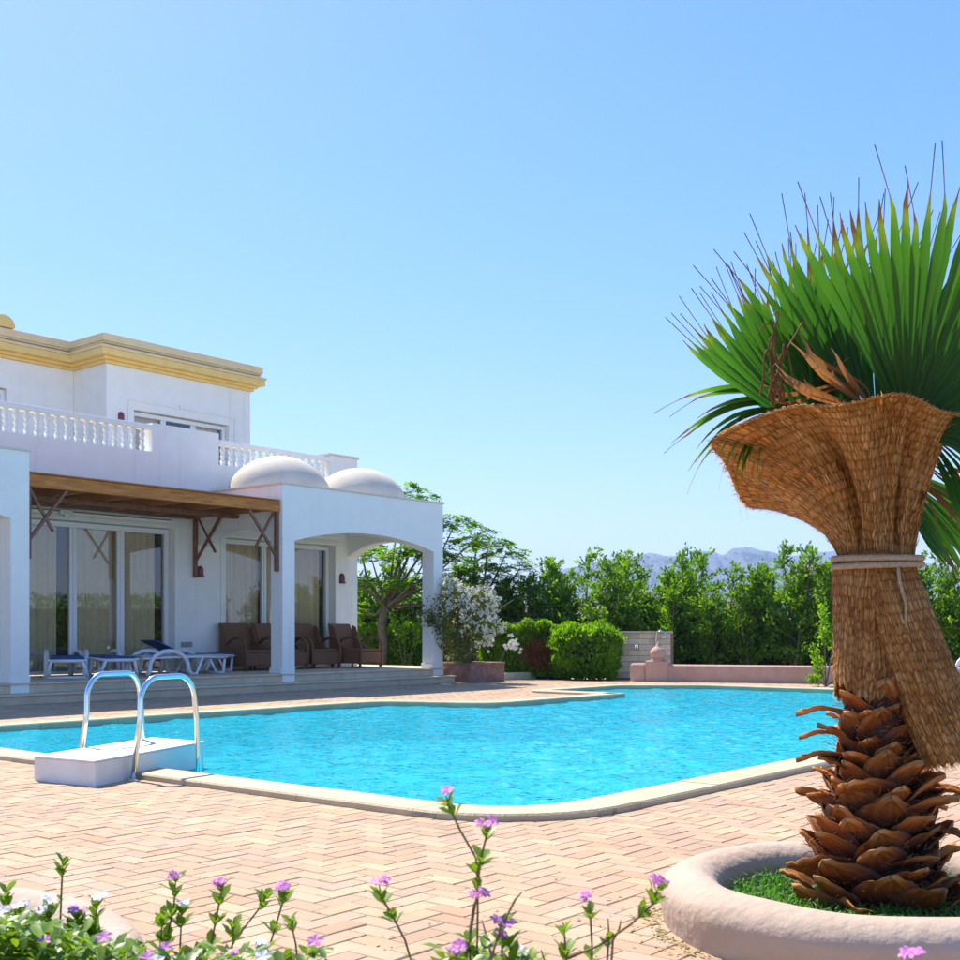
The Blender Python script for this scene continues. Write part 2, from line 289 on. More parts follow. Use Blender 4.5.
# ------------------------------------------------------------------ mesh helpers
class MB:
    def __init__(s): s.v = []; s.f = []; s.uv = None
    def quad(s, *p):
        i = len(s.v); s.v += [tuple(q) for q in p]; s.f.append(tuple(range(i, i+len(p)))); return s
    def box(s, x0, x1, y0, y1, z0, z1):
        i = len(s.v); s.v += [(x, y, z) for z in (z0, z1) for x, y in ((x0, y0), (x1, y0), (x1, y1), (x0, y1))]
        s.f += [tuple(i+k for k in f) for f in ((3, 2, 1, 0), (4, 5, 6, 7), (0, 1, 5, 4), (1, 2, 6, 5), (2, 3, 7, 6), (3, 0, 4, 7))]; return s
    def prism(s, pts, fn0, fn1):
        """polygon pts mapped by fn0 and fn1 to its two end caps; the polygon runs anticlockwise seen from fn1's side"""
        n = len(pts); i = len(s.v); s.v += [fn0(*p) for p in pts] + [fn1(*p) for p in pts]
        s.f.append(tuple(i+k for k in reversed(range(n)))); s.f.append(tuple(i+n+k for k in range(n)))
        for k in range(n):
            j = (k+1) % n; s.f.append((i+k, i+j, i+n+j, i+n+k))
        return s
    def vprism(s, pts, z0, z1): return s.prism(pts, lambda x, y: (x, y, z0), lambda x, y: (x, y, z1))
    def tube(s, path, rad, seg=8, cap=True):
        path = [Vector(p) for p in path]; n = len(path); base = len(s.v); up = None
        for k, p in enumerate(path):
            t = (path[min(k+1, n-1)]-path[max(k-1, 0)]).normalized()
            if up is None: up = Vector((0, 0, 1)) if abs(t.z) < .9 else Vector((1, 0, 0))
            a = t.cross(up).normalized(); b = a.cross(t); up = b
            r = rad[k] if isinstance(rad, (list, tuple)) else rad
            for q in range(seg):
                c = 2*PI*q/seg; s.v.append(tuple(p+a*r*math.cos(c)+b*r*math.sin(c)))
        for k in range(n-1):
            for q in range(seg):
                a0 = base+k*seg+q; a1 = base+k*seg+(q+1) % seg; s.f.append((a0, a1, a1+seg, a0+seg))
        if cap:
            s.f.append(tuple(base+q for q in reversed(range(seg)))); s.f.append(tuple(base+(n-1)*seg+q for q in range(seg)))
        return s
    def lathe(s, prof, cx, cy, seg=16, z0=0):
        base = len(s.v)
        for r, z in prof:
            for q in range(seg): s.v.append((cx+r*math.cos(2*PI*q/seg), cy+r*math.sin(2*PI*q/seg), z0+z))
        for k in range(len(prof)-1):
            for q in range(seg):
                a0 = base+k*seg+q; a1 = base+k*seg+(q+1) % seg; s.f.append((a0, a1, a1+seg, a0+seg))
        s.f.append(tuple(base+q for q in reversed(range(seg)))); s.f.append(tuple(base+(len(prof)-1)*seg+q for q in range(seg)))
        return s
    def mesh(s, name, m, smooth=False):
        me = bpy.data.meshes.new(name); me.from_pydata(s.v, [], s.f)
        if m: me.materials.append(m)
        if smooth: me.polygons.foreach_set('use_smooth', [True]*len(me.polygons))
        me.update(); return me
    def build(s, name, m, parent=None, smooth=False, bevel=0, **k):
        o = bpy.data.objects.new(name, s.mesh(name, m, smooth)); COL.objects.link(o)
        if parent: o.parent = parent
        if bevel:
            b = o.modifiers.new('bevel', 'BEVEL'); b.width = bevel; b.segments = 2; b.limit_method = 'ANGLE'; b.angle_limit = math.radians(40)
        for a, q in k.items(): o[a] = q
        return o
def smooth_angle(o, a=40):
    me = o.data; me.polygons.foreach_set('use_smooth', [True]*len(me.polygons)); me.set_sharp_from_angle(angle=math.radians(a))

def put(me, name, parent, loc=(0, 0, 0), rot=(0, 0, 0), sc=(1, 1, 1), **k):
    o = bpy.data.objects.new(name, me); COL.objects.link(o); o.parent = parent
    o.location = loc; o.rotation_euler = rot; o.scale = sc
    for a, q in k.items(): o[a] = q
    return o
def thing(name, label, cat, loc=(0, 0, 0), rz=0, group=None):
    o = bpy.data.objects.new(name, None); COL.objects.link(o); o.empty_display_size = .2
    o.location = loc; o.rotation_euler = (0, 0, rz); o['label'] = label; o['category'] = cat
    if group: o['group'] = group
    return o
def copy_tree(o, parent=None):
    c = o.copy(); COL.objects.link(c); c.parent = parent
    for ch in o.children: copy_tree(ch, c)
    return c
def polar(r, a): return (r*math.cos(a), r*math.sin(a))

# house frame: u runs along the facade, v into the house
ANG = math.atan2(.7705, .6374); HA = Vector((-3.707, 21.97, 0)); UX = Vector((.6374, .7705, 0)); VX = Vector((-.7705, .6374, 0))
def W(u, v, z=0): return HA+UX*u+VX*v+Vector((0, 0, z))
def at(px, py, D): return Vector(((px-480)/1170*D, D, 1.1+(632-py)/1170*D))
def house(o): o.location = HA; o.rotation_euler = (0, 0, ANG); return o

# ------------------------------------------------------------------ pool outline
def round_poly(pts, rad, n=7):
    out = []; N = len(pts)
    for i, p in enumerate(pts):
        p = Vector(p); a = Vector(pts[i-1]); b = Vector(pts[(i+1) % N]); r = rad[i]
        d1 = (a-p).normalized(); d2 = (b-p).normalized()
        if r <= 0: out.append(tuple(p)); continue
        half = d1.angle(d2)/2; t = r/math.tan(half); c = p+(d1+d2).normalized()*(r/math.sin(half))
        s0 = p+d1*t-c; s1 = p+d2*t-c; a0 = math.atan2(s0.y, s0.x); a1 = math.atan2(s1.y, s1.x); da = (a1-a0+PI) % (2*PI)-PI
        for k in range(n+1):
            q = a0+da*k/n; out.append((c.x+r*math.cos(q), c.y+r*math.sin(q)))
    return out
PCORN = [(-9.12, -4.25), (-9.12, -12.65), (5.1, -12.65), (5.1, -8.55), (6.25, -8.55), (6.25, -5.5), (5.15, -4.2), (2.65, -4.2), (2.65, -5.92), (-.95, -5.92), (-1.75, -4.25)]
PRAD = [.5, .57, .5, .12, .3, .8, .5, .12, .08, .55, .7]
POOL = round_poly(PCORN, PRAD)                       # anticlockwise
def resample(pts, step):
    out = []; N = len(pts)
    for i in range(N):
        a = Vector(pts[i]); b = Vector(pts[(i+1) % N]); L = (b-a).length; k = max(1, int(L/step))
        for q in range(k): out.append(tuple(a.lerp(b, q/k)))
    return out
def offset(pts, d):
    out = []; N = len(pts)
    for i in range(N):
        a = Vector(pts[i-1]); p = Vector(pts[i]); b = Vector(pts[(i+1) % N]); e1 = (p-a).normalized(); e2 = (b-p).normalized()
        n1 = Vector((e1.y, -e1.x)); n2 = Vector((e2.y, -e2.x)); m = (n1+n2)
        if m.length < 1e-6: m = n1
        m = m.normalized(); c = max(.45, m.dot(n1)); out.append(tuple(p+m*d/c))
    return out
POOLR = resample(POOL, .25); COPO = offset(POOLR, .33); MIDO = offset(POOLR, .17)
def inside(x, y, poly):
    r = False; j = len(poly)-1
    for i in range(len(poly)):
        xi, yi = poly[i]; xj, yj = poly[j]
        if (yi > y) != (yj > y) and x < (xj-xi)*(y-yi)/(yj-yi)+xi: r = not r
        j = i
    return r
def sheet(name, outer, hole, z, m):
    loops = [[Vector((x, y, 0)) for x, y in outer]] + ([[Vector((x, y, 0)) for x, y in hole]] if hole else [])
    tri = tessellate_polygon(loops); b = MB(); b.v = [(p.x, p.y, z) for lp in loops for p in lp]
    for t in tri:
        A, B, C = (b.v[i] for i in t); cr = (B[0]-A[0])*(C[1]-A[1])-(B[1]-A[1])*(C[0]-A[0])
        b.f.append(tuple(t) if cr > 0 else tuple(reversed(t)))
    return house(b.build(name, m, kind='structure'))

# ------------------------------------------------------------------ ground, paving
HOLE = offset(POOLR, .12)
sheet('ground', [(-7000, -7000), (7000, -7000), (7000, 7000), (-7000, 7000)], HOLE, -.035, M['sand'])
paving = sheet('paving', [(-26, -26), (9.4, -26), (9.4, -3.2), (7.6, -2.2), (7.6, 1.0), (-26, 1.0)], MIDO, -.012, M['joint'])
# far part of the same paving, beyond the reach of single bricks
def brick_mesh(name, m, L=.2055, Wd=.1005):
    b = MB(); e = .004; x, y = L/2, Wd/2
    t = [(-x+e, -y+e, 0), (x-e, -y+e, 0), (x-e, y-e, 0), (-x+e, y-e, 0)]; o = [(-x, -y, -.004), (x, -y, -.004), (x, y, -.004), (-x, y, -.004)]
    u_ = [(-x, -y, -.014), (x, -y, -.014), (x, y, -.014), (-x, y, -.014)]
    b.v = t+o+u_; b.f = [(0, 1, 2, 3)]+[(4+k, 4+(k+1) % 4, (k+1) % 4, k) for k in range(4)]+[(8+k, 8+(k+1) % 4, 4+(k+1) % 4, 4+k) for k in range(4)]
    return b
bm1 = brick_mesh('brick', None); bme = bm1.mesh('brick', M['brick'])
PLANT_C = (1.48, 4.35); PL2_C = (-1.95, 3.3)
cells = []
a = .104
def add_cell(cu, cv, rot):
    p = W(cu, cv)
    if p.y < 2.2 or p.y > 26 or abs(p.x) > .46*p.y+1.2: return
    if cv > -.3 and cu < 4.6 or cv > 1.0 or cu > 9.3 or (cu > 7.5 and cv > -2.6): return
    if inside(cu, cv, MIDO): return
    if (p.x-PLANT_C[0])**2+(p.y-PLANT_C[1])**2 < .60**2 or (p.x-PL2_C[0])**2+(p.y-PL2_C[1])**2 < .75**2: return
    cells.append((p.length, cu, cv, rot, p))
# 90 degree herringbone on a grid of half bricks: cell (i, j) starts a brick along u when (i-j)%4==0, along v when (i-j)%4==2 (shifted)
for i in range(-260, 120):
    for j in range(-260, 40):
        k = (i-j) % 4
        if k == 0: add_cell((i+1)*a, (j+.5)*a, 0)
        elif k == 3: add_cell((i+.5)*a, (j+1)*a-a*0, 1)
cells.sort(key=lambda c: c[0])
vis = []; rest = []
for c in cells:
    p = c[4]; X = 480+1170*p.x/p.y; Y = 632+1287/p.y
    (vis if (len(vis) < 300 and 0 < X < 960 and Y < 962) else rest).append(c)
for (_, cu, cv, rot, p) in vis:
    o = put(bme, 'brick', paving, (cu, cv, R.uniform(-.002, .002)), (R.uniform(-.006, .006), R.uniform(-.006, .006), rot*PI/2+R.uniform(-.01, .01)))
b = MB()
for (_, cu, cv, rot, p) in rest:
    th = rot*PI/2+R.uniform(-.01, .01); c_, s_ = math.cos(th), math.sin(th); dz = R.uniform(-.002, .002); i = len(b.v)
    tx, ty = R.uniform(-.012, .012), R.uniform(-.012, .012)
    b.v += [(cu+x*c_-y*s_, cv+x*s_+y*c_, z+dz+tx*x+ty*y) for x, y, z in bm1.v]; b.f += [tuple(q+i for q in f) for f in bm1.f]
b.build('brick_paving', M['brickfar'], paving, kind='stuff')

# ------------------------------------------------------------------ pool
from mathutils import noise as mnoise
WO = offset(POOLR, .12); b = MB(); st_ = .055; ids = {}
u0w, v0w = -9.3, -12.85; NU, NV = int(15.8/st_), int(8.8/st_)
def wave(x, y):
    h = mnoise.noise(Vector((x*2.3+y*.8, y*3.4-x*.6, 0)))*.016+mnoise.noise(Vector((x*5.2, y*6.5+x*1.5, 3)))*.010+mnoise.noise(Vector((x*10.5+y*2, y*13, 7)))*.0045
    return 1.6*h*(.55+.5*mnoise.noise(Vector((x*.35, y*.35, 11)))+.25)
for j in range(NV):
    row = [inside(u0w+(i+.5)*st_, v0w+(j+.5)*st_, WO) for i in range(NU)]
    for i in range(NU):
        if not row[i]: continue
        f = []
        for (ii, jj) in ((i, j), (i+1, j), (i+1, j+1), (i, j+1)):
            if (ii, jj) not in ids:
                x, y = u0w+ii*st_, v0w+jj*st_; ids[(ii, jj)] = len(b.v); b.v.append((x, y, -.034+wave(x, y)))
            f.append(ids[(ii, jj)])
        b.f.append(tuple(f))
water = house(b.build('water', M['water'], kind='structure', smooth=True))
basin = house(MB().build('pool_basin', None, kind='structure'))
b = MB(); WB = offset(POOLR, .02); n = len(WB)
b.v = [(x, y, -.02) for x, y in WB]+[(x, y, -.52) for x, y in WB]
b.f = [(k, (k+1) % n, n+(k+1) % n, n+k) for k in range(n)]
b.build('basin_wall', M['pooltile'], basin)
f_ = sheet('basin_floor', WB, None, -.52, M['pooltile']); f_.location = (0, 0, 0); f_.rotation_euler = (0, 0, 0); f_.parent = basin; del f_['kind']
for k, (zz, d) in enumerate(((-.11, .5), (-.20, .95), (-.31, 1.4))):
    MB().box(2.66, 6.2, -4.25-d, -4.25-d+.45, -.515, zz).build('pool_step', M['steptile'], basin)
# coping stones
coping = thing('pool_coping', 'cream sandstone coping round the edge of the pool', 'coping'); house(coping)
N = len(POOLR); per = [0]
for k in range(N): per.append(per[-1]+(Vector(POOLR[(k+1) % N])-Vector(POOLR[k])).length)
k = 0
while k < N:
    e = k+1
    while e < N and per[e]-per[k] < .98: e += 1
    idx = [q % N for q in range(k, e+1)]
    inn = [Vector(POOLR[q]) for q in idx]; out = [Vector(COPO[q]) for q in idx]
    g = .004
    inn[0] = inn[0].lerp(inn[1], g/max(.01, (inn[1]-inn[0]).length)); out[0] = out[0].lerp(out[1], g/max(.01, (out[1]-out[0]).length)) if (out[1]-out[0]).length > .01 else out[0]
    m_ = len(idx); b = MB(); dz = R.uniform(-.002, .002)
    for zz in (-.045, .033, .045):
        s_ = .012 if zz > .04 else 0
        for q in range(m_):
            d = (out[q]-inn[q]); d = d.normalized()*s_ if d.length > 0 else d
            p0 = inn[q]+d; b.v.append((p0.x, p0.y, zz+dz))
        for q in range(m_):
            d = (out[q]-inn[q]); d = d.normalized()*s_
            p0 = out[q]-d; wob = R.uniform(-.006, .006) if zz < 0 else 0; b.v.append((p0.x, p0.y, zz+dz+wob))
    L2 = 2*m_
    for q in range(m_-1):
        b.f += [(2*L2+q+1, 2*L2+q, 2*L2+m_+q, 2*L2+m_+q+1)]
        for h in (0, 1):
            o_ = h*L2; b.f += [(o_+q+1, o_+q, o_+L2+q, o_+L2+q+1), (o_+m_+q, o_+m_+q+1, o_+L2+m_+q+1, o_+L2+m_+q)]
    for h in (0, 1):
        o_ = h*L2; b.f += [(o_, o_+m_, o_+L2+m_, o_+L2), (o_+L2+m_-1, o_+L2+2*m_-1, o_+2*m_-1, o_+m_-1)]
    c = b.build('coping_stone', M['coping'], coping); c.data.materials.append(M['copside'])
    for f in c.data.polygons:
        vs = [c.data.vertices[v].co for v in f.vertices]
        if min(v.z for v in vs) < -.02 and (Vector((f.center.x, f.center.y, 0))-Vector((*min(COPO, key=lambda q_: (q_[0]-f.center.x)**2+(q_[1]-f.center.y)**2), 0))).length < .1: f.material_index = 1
    k = e

# ------------------------------------------------------------------ villa
villa = thing('villa', 'white two storey villa with ochre cornice, arched porches and twin domes', 'house'); house(villa)
def arch_pts(u0, u1, zb, ztop, cw0, cw1, spring, crown, n=14):
    """wall with one segmental arch opening: list of (u, z), anticlockwise seen from outside"""
    a0 = u0+cw0; a1 = u1-cw1; pts = [(u0, zb), (a0, zb), (a0, spring)]
    h = crown-spring; half = (a1-a0)/2; r = (half*half+h*h)/(2*h); cx = (a0+a1)/2; cz = crown-r; th = math.asin(half/r)
    for k in range(1, n): t = -th+2*th*k/n; pts.append((cx+r*math.sin(t), cz+r*math.cos(t)))
    return pts+[(a1, spring), (a1, zb), (u1, zb), (u1, ztop), (u0, ztop)]
def tri_prism(b, pts, f0, f1):
    loops = [[Vector((x, y, 0)) for x, y in pts]]; tri = tessellate_polygon(loops); n = len(pts); i = len(b.v)
    b.v += [f0(*p) for p in pts]+[f1(*p) for p in pts]
    for t in tri:
        A, B, C = (pts[q] for q in t); cr = (B[0]-A[0])*(C[1]-A[1])-(B[1]-A[1])*(C[0]-A[0])
        t = tuple(t) if cr > 0 else tuple(reversed(t))
        b.f.append(tuple(i+q for q in t)); b.f.append(tuple(i+n+q for q in reversed(t)))
    for k in range(n):
        j = (k+1) % n; b.f.append((i+j, i+k, i+n+k, i+n+j))
    return b
def porch(u0):
    b = MB(); u1 = u0+4.55
    tri_prism(b, arch_pts(u0, u1, .16, 3.88, .3, .3, 2.83, 3.09), lambda u, z: (u, 0, z), lambda u, z: (u, .33, z))
    for (ua, ub) in ((u0+.002, u0+.3), (u1-.3, u1-.002)):
        tri_prism(b, arch_pts(.331, 2.649, .16, 3.879, .001, .004, 2.83, 3.12), lambda v, z: (ua, v, z), lambda v, z: (ub, v, z))
    b.build('porch_wall', M['stucco'], villa)
    t = MB(); t.box(u0-.03, u1+.03, -.03, .36, 3.882, 3.915); t.box(u0-.028, u0+.33, .361, 2.648, 3.882, 3.913); t.box(u1-.33, u1+.028, .361, 2.648, 3.882, 3.913)
    t.build('porch_coping', M['trim'], villa)
    MB().box(u0+.301, u1-.301, .331, 2.648, 3.45, 3.66).build('porch_roof', M['stucco'], villa)
    for (x, y) in ((u0, 0), (u1-.3, 0)):
        MB().box(x-.025, x+.325, .012, .35, .317, .42).build('column_plinth', M['stucco'], villa, bevel=.005)
    for du in (1.14, 3.41):
        d = MB(); prof = [(1.05*math.cos(t), .14+.86*math.sin(t)) for t in [PI/2*k/16 for k in range(16)]]+[(.01, 1.0)]
        d.lathe([(1.05, 0)]+prof, u0+du, 1.42, 48, 3.662); d.build('dome', M['dome'], villa, smooth=True)
porch(0); porch(-9.64)
# ground floor facade with two wide door openings; the parapet panels rise above
FV = 2.65
def facade(b, pts, v0, v1): return tri_prism(b, pts, lambda u, z: (u, v0, z), lambda u, z: (u, v1, z))
b = MB()
facade(b, [(-9.64, .31), (-4.75, .31), (-4.75, 3.15), (-.52, 3.15), (-.52, .31), (.74, .31), (.74, 3.06), (3.83, 3.06), (3.83, .31), (4.55, .31),
           (4.55, 5.10), (3.68, 5.10), (3.68, 4.55), (.58, 4.55), (.58, 5.19), (-1.03, 5.19), (-1.03, 4.62), (-9.64, 4.62)], FV, FV+.28)
b.build('facade_wall', M['stucco'], villa)
b = MB(); b.box(4.28, 4.549, FV+.281, 14, .31, 5.098); b.build('side_wall', M['stucco'], villa)
MB().box(3.62, 4.58, FV-.04, FV+.32, 5.101, 5.15).build('parapet_cap', M['trim'], villa, bevel=.008)
MB().box(-9.64, 4.28, FV+.281, 6.49, 3.95, 4.12).build('balcony_floor', M['terr'], villa)
# door surrounds, mouldings
def surround(u0, u1, zt, name='door_moulding'):
    b = MB(); b.box(u0-.12, u0-.001, FV-.025, FV-.001, .32, zt); b.box(u1+.001, u1+.12, FV-.025, FV-.001, .32, zt)
    b.box(u0-.16, u1+.16, FV-.04, FV-.001, zt+.001, zt+.07); b.box(u0-.13, u1+.13, FV-.03, FV-.001, zt+.13, zt+.20)
    b.build(name, M['stucco'], villa, bevel=.004)
surround(-4.75, -.52, 3.151); surround(.74, 3.83, 3.061)
MB().box(-4.6, -.62, FV-.055, FV-.032, 3.30, 3.315).build('blind_slot', M['room'], villa)
b = MB(); b.box(-3.05, -2.80, FV-.10, FV-.056, 3.24, 3.33); b.box(-2.98, -2.88, FV-.14, FV-.101, 3.18, 3.27); b.build('awning_bracket', M['frame'], villa, bevel=.01)
def wavy(u0, u1, v, z0, z1, seed, amp=.035):
    r = random.Random(seed); b = MB(); n = max(12, int((u1-u0)/.018)); ph = r.uniform(0, 6)
    for k in range(n+1):
        t = u0+(u1-u0)*k/n; off = amp*(math.sin(t*26+ph+1.3*math.sin(t*5+ph))+.4*math.sin(t*61+ph)); b.v += [(t, v+off, z0), (t, v+off*.75, z1)]
    b.f = [(2*k, 2*k+2, 2*k+3, 2*k+1) for k in range(n)]; return b
def slider(u0, u1, z0, z1, v, cuts, name, curt, seedb):
    """sliding door: cuts = list of (u_from, u_to) of the mullions"""
    d = bpy.data.objects.new(name, None); COL.objects.link(d); d.parent = villa
    f = MB(); f.box(u0, u0+.09, v-.05, v+.05, z0, z1); f.box(u1-.10, u1, v-.05, v+.05, z0, z1)
    f.box(u0+.091, u1-.101, v-.05, v+.05, z1-.10, z1-.001); f.box(u0+.091, u1-.101, v-.05, v+.05, z0, z0+.06)
    for (a0, a1) in cuts: f.box(a0, a1, v-.035, v+.035, z0+.061, z1-.101)
    for (a0, a1) in cuts: f.box(a0+.055, a0+.075, v-.055, v-.036, z0+.061, z1-.101)
    f.build('door_frame', M['frame'], d, bevel=.006)
    edges = [u0+.09]+[x for c in cuts for x in c]+[u1-.10]
    for k in range(0, len(edges), 2):
        a0, a1 = edges[k], edges[k+1]
        MB().quad((a0+.002, v, z0+.062), (a1-.002, v, z0+.062), (a1-.002, v, z1-.102), (a0+.002, v, z1-.102)).build('pane', M['glass'], d)
    for k, (a0, a1) in enumerate(curt):
        wavy(a0, a1, v+.13, z0+.02, z1-.06, seedb+k).build('curtain', M['curtain'], d, smooth=True)
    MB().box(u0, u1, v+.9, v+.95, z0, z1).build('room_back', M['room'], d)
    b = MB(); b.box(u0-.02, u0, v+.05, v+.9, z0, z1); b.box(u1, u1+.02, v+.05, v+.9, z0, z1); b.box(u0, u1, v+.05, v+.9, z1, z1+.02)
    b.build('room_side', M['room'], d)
    return d
slider(-4.74, -.53, .32, 3.14, 2.86, [(-3.80, -3.65), (-2.70, -2.55), (-1.69, -1.54)], 'sliding_door', [(-4.7, -2.86), (-2.50, -.74)], 3)
slider(.75, 3.82, .32, 3.05, 2.86, [(1.86, 1.99), (2.50, 2.63)], 'sliding_door', [(.85, 1.9), (2.05, 2.45), (2.6, 3.68)], 30)
MB().box(-.36, -.10, FV-.03, FV-.002, .80, .90).build('vent_cover', M['socket'], villa, bevel=.005)
# balustrades
def balustrade(u0, u1, zb, zt, name='balustrade'):
    d = bpy.data.objects.new(name, None); COL.objects.link(d); d.parent = villa
    MB().box(u0, u1, FV-.02, FV+.16, zt-.10, zt).build('rail', M['stucco'], d, bevel=.01)
    h = zt-.10-zb; pf = [(.052, 0), (.052, .05), (.032, .07), (.055, .14), (.058, .20), (.034, .30), (.026, .38), (.05, .47), (.05, .5), (.026, .53), (.034, .60), (.058, .73), (.055, .80), (.032, .90), (.052, .94), (.052, 1)]
    me = MB().lathe([(r, z*h) for r, z in pf], 0, 0, 10).mesh('baluster', M['stucco'], True)
    n = int((u1-u0)/.2); off = (u1-u0-n*.2)/2+.1
    for k in range(n): put(me, 'baluster', d, (u0+off+k*.2, FV+.07, zb+.001), (0, 0, R.uniform(0, 1)), (1, 1, .998))
balustrade(-9.6, -1.031, 4.62, 5.15); balustrade(.581, 3.679, 4.55, 5.06)
# upper storey
b = MB(); facade(b, [(.43, 4.1), (1.15, 4.1), (1.15, 6.24), (3.88, 6.24), (3.88, 4.1), (4.55, 4.1), (4.55, 7.18), (.43, 7.18)], 6.5, 6.79)
b.build('upper_wall', M['stucco'], villa, bevel=.01)
b = MB(); facade(b, [(-10, 4.1), (-3.1, 4.1), (-3.1, 6.52), (-1.2, 6.52), (-1.2, 4.1), (.429, 4.1), (.429, 7.179), (-10, 7.179)], 7.85, 8.1); b.build('upper_wall', M['stucco'], villa, bevel=.01)
MB().box(.431, 4.549, 7.70, 14, 4.1, 7.178).build('upper_body', M['stucco'], villa); MB().box(.431, 1.149, 6.791, 7.7, 4.1, 7.178).build('upper_body', M['stucco'], villa)
MB().box(3.881, 4.549, 6.791, 7.7, 4.1, 7.178).build('upper_body', M['stucco'], villa); MB().box(-10, .43, 8.9, 14, 4.1, 7.178).build('upper_body', M['stucco'], villa)
MB().box(1.151, 3.879, 6.791, 7.7, 6.26, 7.178).build('upper_body', M['stucco'], villa)
MB().box(-10, .43, 8.101, 8.9, 6.55, 7.178).build('upper_body', M['stucco'], villa)
slider(1.16, 3.87, 4.14, 6.22, 6.68, [(1.99, 2.12), (2.84, 2.98)], 'balcony_door', [(1.25, 2.0), (3.0, 3.75)], 50)
slider(-3.09, -1.21, 4.14, 6.50, 8.0, [(-2.2, -2.1)], 'balcony_door', [(-3.0, -1.3)], 60)
b = MB(); b.box(.98, 2.4, 6.47, 6.499, 6.42, 6.46); b.box(2.4, 2.62, 6.46, 6.499, 6.44, 6.52); b.box(2.62, 4.08, 6.47, 6.499, 6.42, 6.46); b.box(4.04, 4.08, 6.47, 6.499, 4.2, 6.419); b.box(.98, 1.02, 6.47, 6.499, 4.2, 6.419)
b.build('window_moulding', M['stucco'], villa, bevel=.006)
def foot(d): return [(4.55+d, 6.5-d), (4.55+d, 14+d), (-10-d, 14+d), (-10-d, 7.85-d), (.43-d, 7.85-d), (.43-d, 6.5-d)]
for z0, z1, d, m in ((7.18, 7.25, .07, 'ochre'), (7.25, 7.32, .14, 'ochre'), (7.32, 7.47, .27, 'ochre'), (7.47, 7.53, .30, 'tan'), (7.53, 7.58, .17, 'tan'), (7.58, 7.63, .20, 'tan'), (7.63, 7.80, .23, 'tan')):
    MB().vprism(foot(d), z0+.0005, z1).build('cornice_band', M[m], villa, bevel=.012)
b = MB(); pts = [(.27*math.cos(PI*k/12), .27*math.sin(PI*k/12)) for k in range(13)]
b.prism(pts, lambda x, z: (-1.42+x, 8.0, 7.8+z+.02), lambda x, z: (-1.42+x, 7.58, 7.8+z+.02)); b.build('roof_scroll', M['ochre'], villa, bevel=.02)

# ------------------------------------------------------------------ terrace with its two steps
terrace = house(MB().box(-14, 4.60, .03, 2.64, -.03, .295).build('terrace', M['riser'], kind='structure'))
MB().box(4.60, 5.35, .55, 4.2, -.03, .295).build('terrace_return', M['riser'], terrace)
MB().box(-14, 4.60, -.28, .029, -.03, .128).build('lower_step', M['riser'], terrace)
u = -14.0; k = 0
while u < 4.6:
    L = 1.25 if u > -6.5 else 2.6; e = min(u+L, 4.62)
    for (vv0, vv1, zt, vr) in ((-.02, .42, .315, .03), (-.33, .028, .157, -.28)):
        hit = [c for c in (0, 4.25, -9.64, -5.39) if e > c and u < c+.3] if zt > .2 else []
        MB().box(u+.002, e-.002, vv0 if not hit or True else .33, vv1, zt-.028, zt).build('tread_slab', M['terr'], terrace, bevel=.006)
        MB().box(u+.30+.002, min(e+.30, 4.6)-.002, vr-.016, vr-.001, zt-.157+.002, zt-.030).build('riser_slab', M['riser'], terrace)
    u = e; k += 1
for i in range(-12, 5):
    for j in range(5):
        u0_, v0_ = i*1.1+.2, .422+j*.45
        if u0_ > 4.5: continue
        MB().box(u0_+.002, min(u0_+1.1, 4.6)-.002, v0_+.002, min(v0_+.45, 2.63)-.001, .296, .3145).build('floor_tile', M['terr'], terrace)
for j in range(4): MB().box(4.605, 5.35, .56+j*.9, .56+(j+1)*.9-.004, .296, .3145).build('floor_tile', M['terr'], terrace)
kerb = thing('stone_kerb', 'low beige stone kerb between the planter box and the round hedge', 'kerb'); house(kerb)
for k in range(4): MB().box(6.05+k*.42, 6.465+k*.42, -.15, .3, -.03, .15).build('kerb_stone', M['terr'], kerb, bevel=.01)

# ------------------------------------------------------------------ pergola
pg = thing('pergola', 'brown timber pergola canopy spanning between the two white porches', 'pergola'); house(pg)
MB().box(-5.085, -.005, .06, .18, 3.36, 3.56).build('front_beam', M['woodedge'], pg, bevel=.012)
MB().box(-5.085, -.035, 2.50, 2.61, 3.36, 3.54).build('back_beam', M['wooddark'], pg, bevel=.01)
for k in range(6):
    u0_ = -4.95+k*.96; MB().box(u0_, u0_+.08, .181, 2.499, 3.38, 3.53).build('rafter', M['wood'], pg, bevel=.006)
MB().box(-5.085, -.035, 1.25, 1.35, 3.30, 3.379).build('middle_beam', M['wooddark'], pg, bevel=.006)
k = 0; v_ = .02
while v_ < 2.6:
    MB().box(-5.08, -.04, v_, v_+.142, 3.562, 3.585).build('roof_board', M['wood'], pg); v_ += .148
def bar(b, p, q, w, d, side):
    """square timber from p to q; side = direction of its width d"""
    p, q, side = Vector(p), Vector(q), Vector(side); t = (q-p).normalized(); n = t.cross(side).normalized()*w/2; s = side.normalized()*d/2; i = len(b.v)
    for c in (p, q): b.v += [tuple(c+n+s), tuple(c-n+s), tuple(c-n-s), tuple(c+n-s)]
    b.f += [(i, i+1, i+2, i+3), (i+7, i+6, i+5, i+4)]+[(i+m+4, i+4+(m+1) % 4, i+(m+1) % 4, i+m) for m in range(4)]
    return b
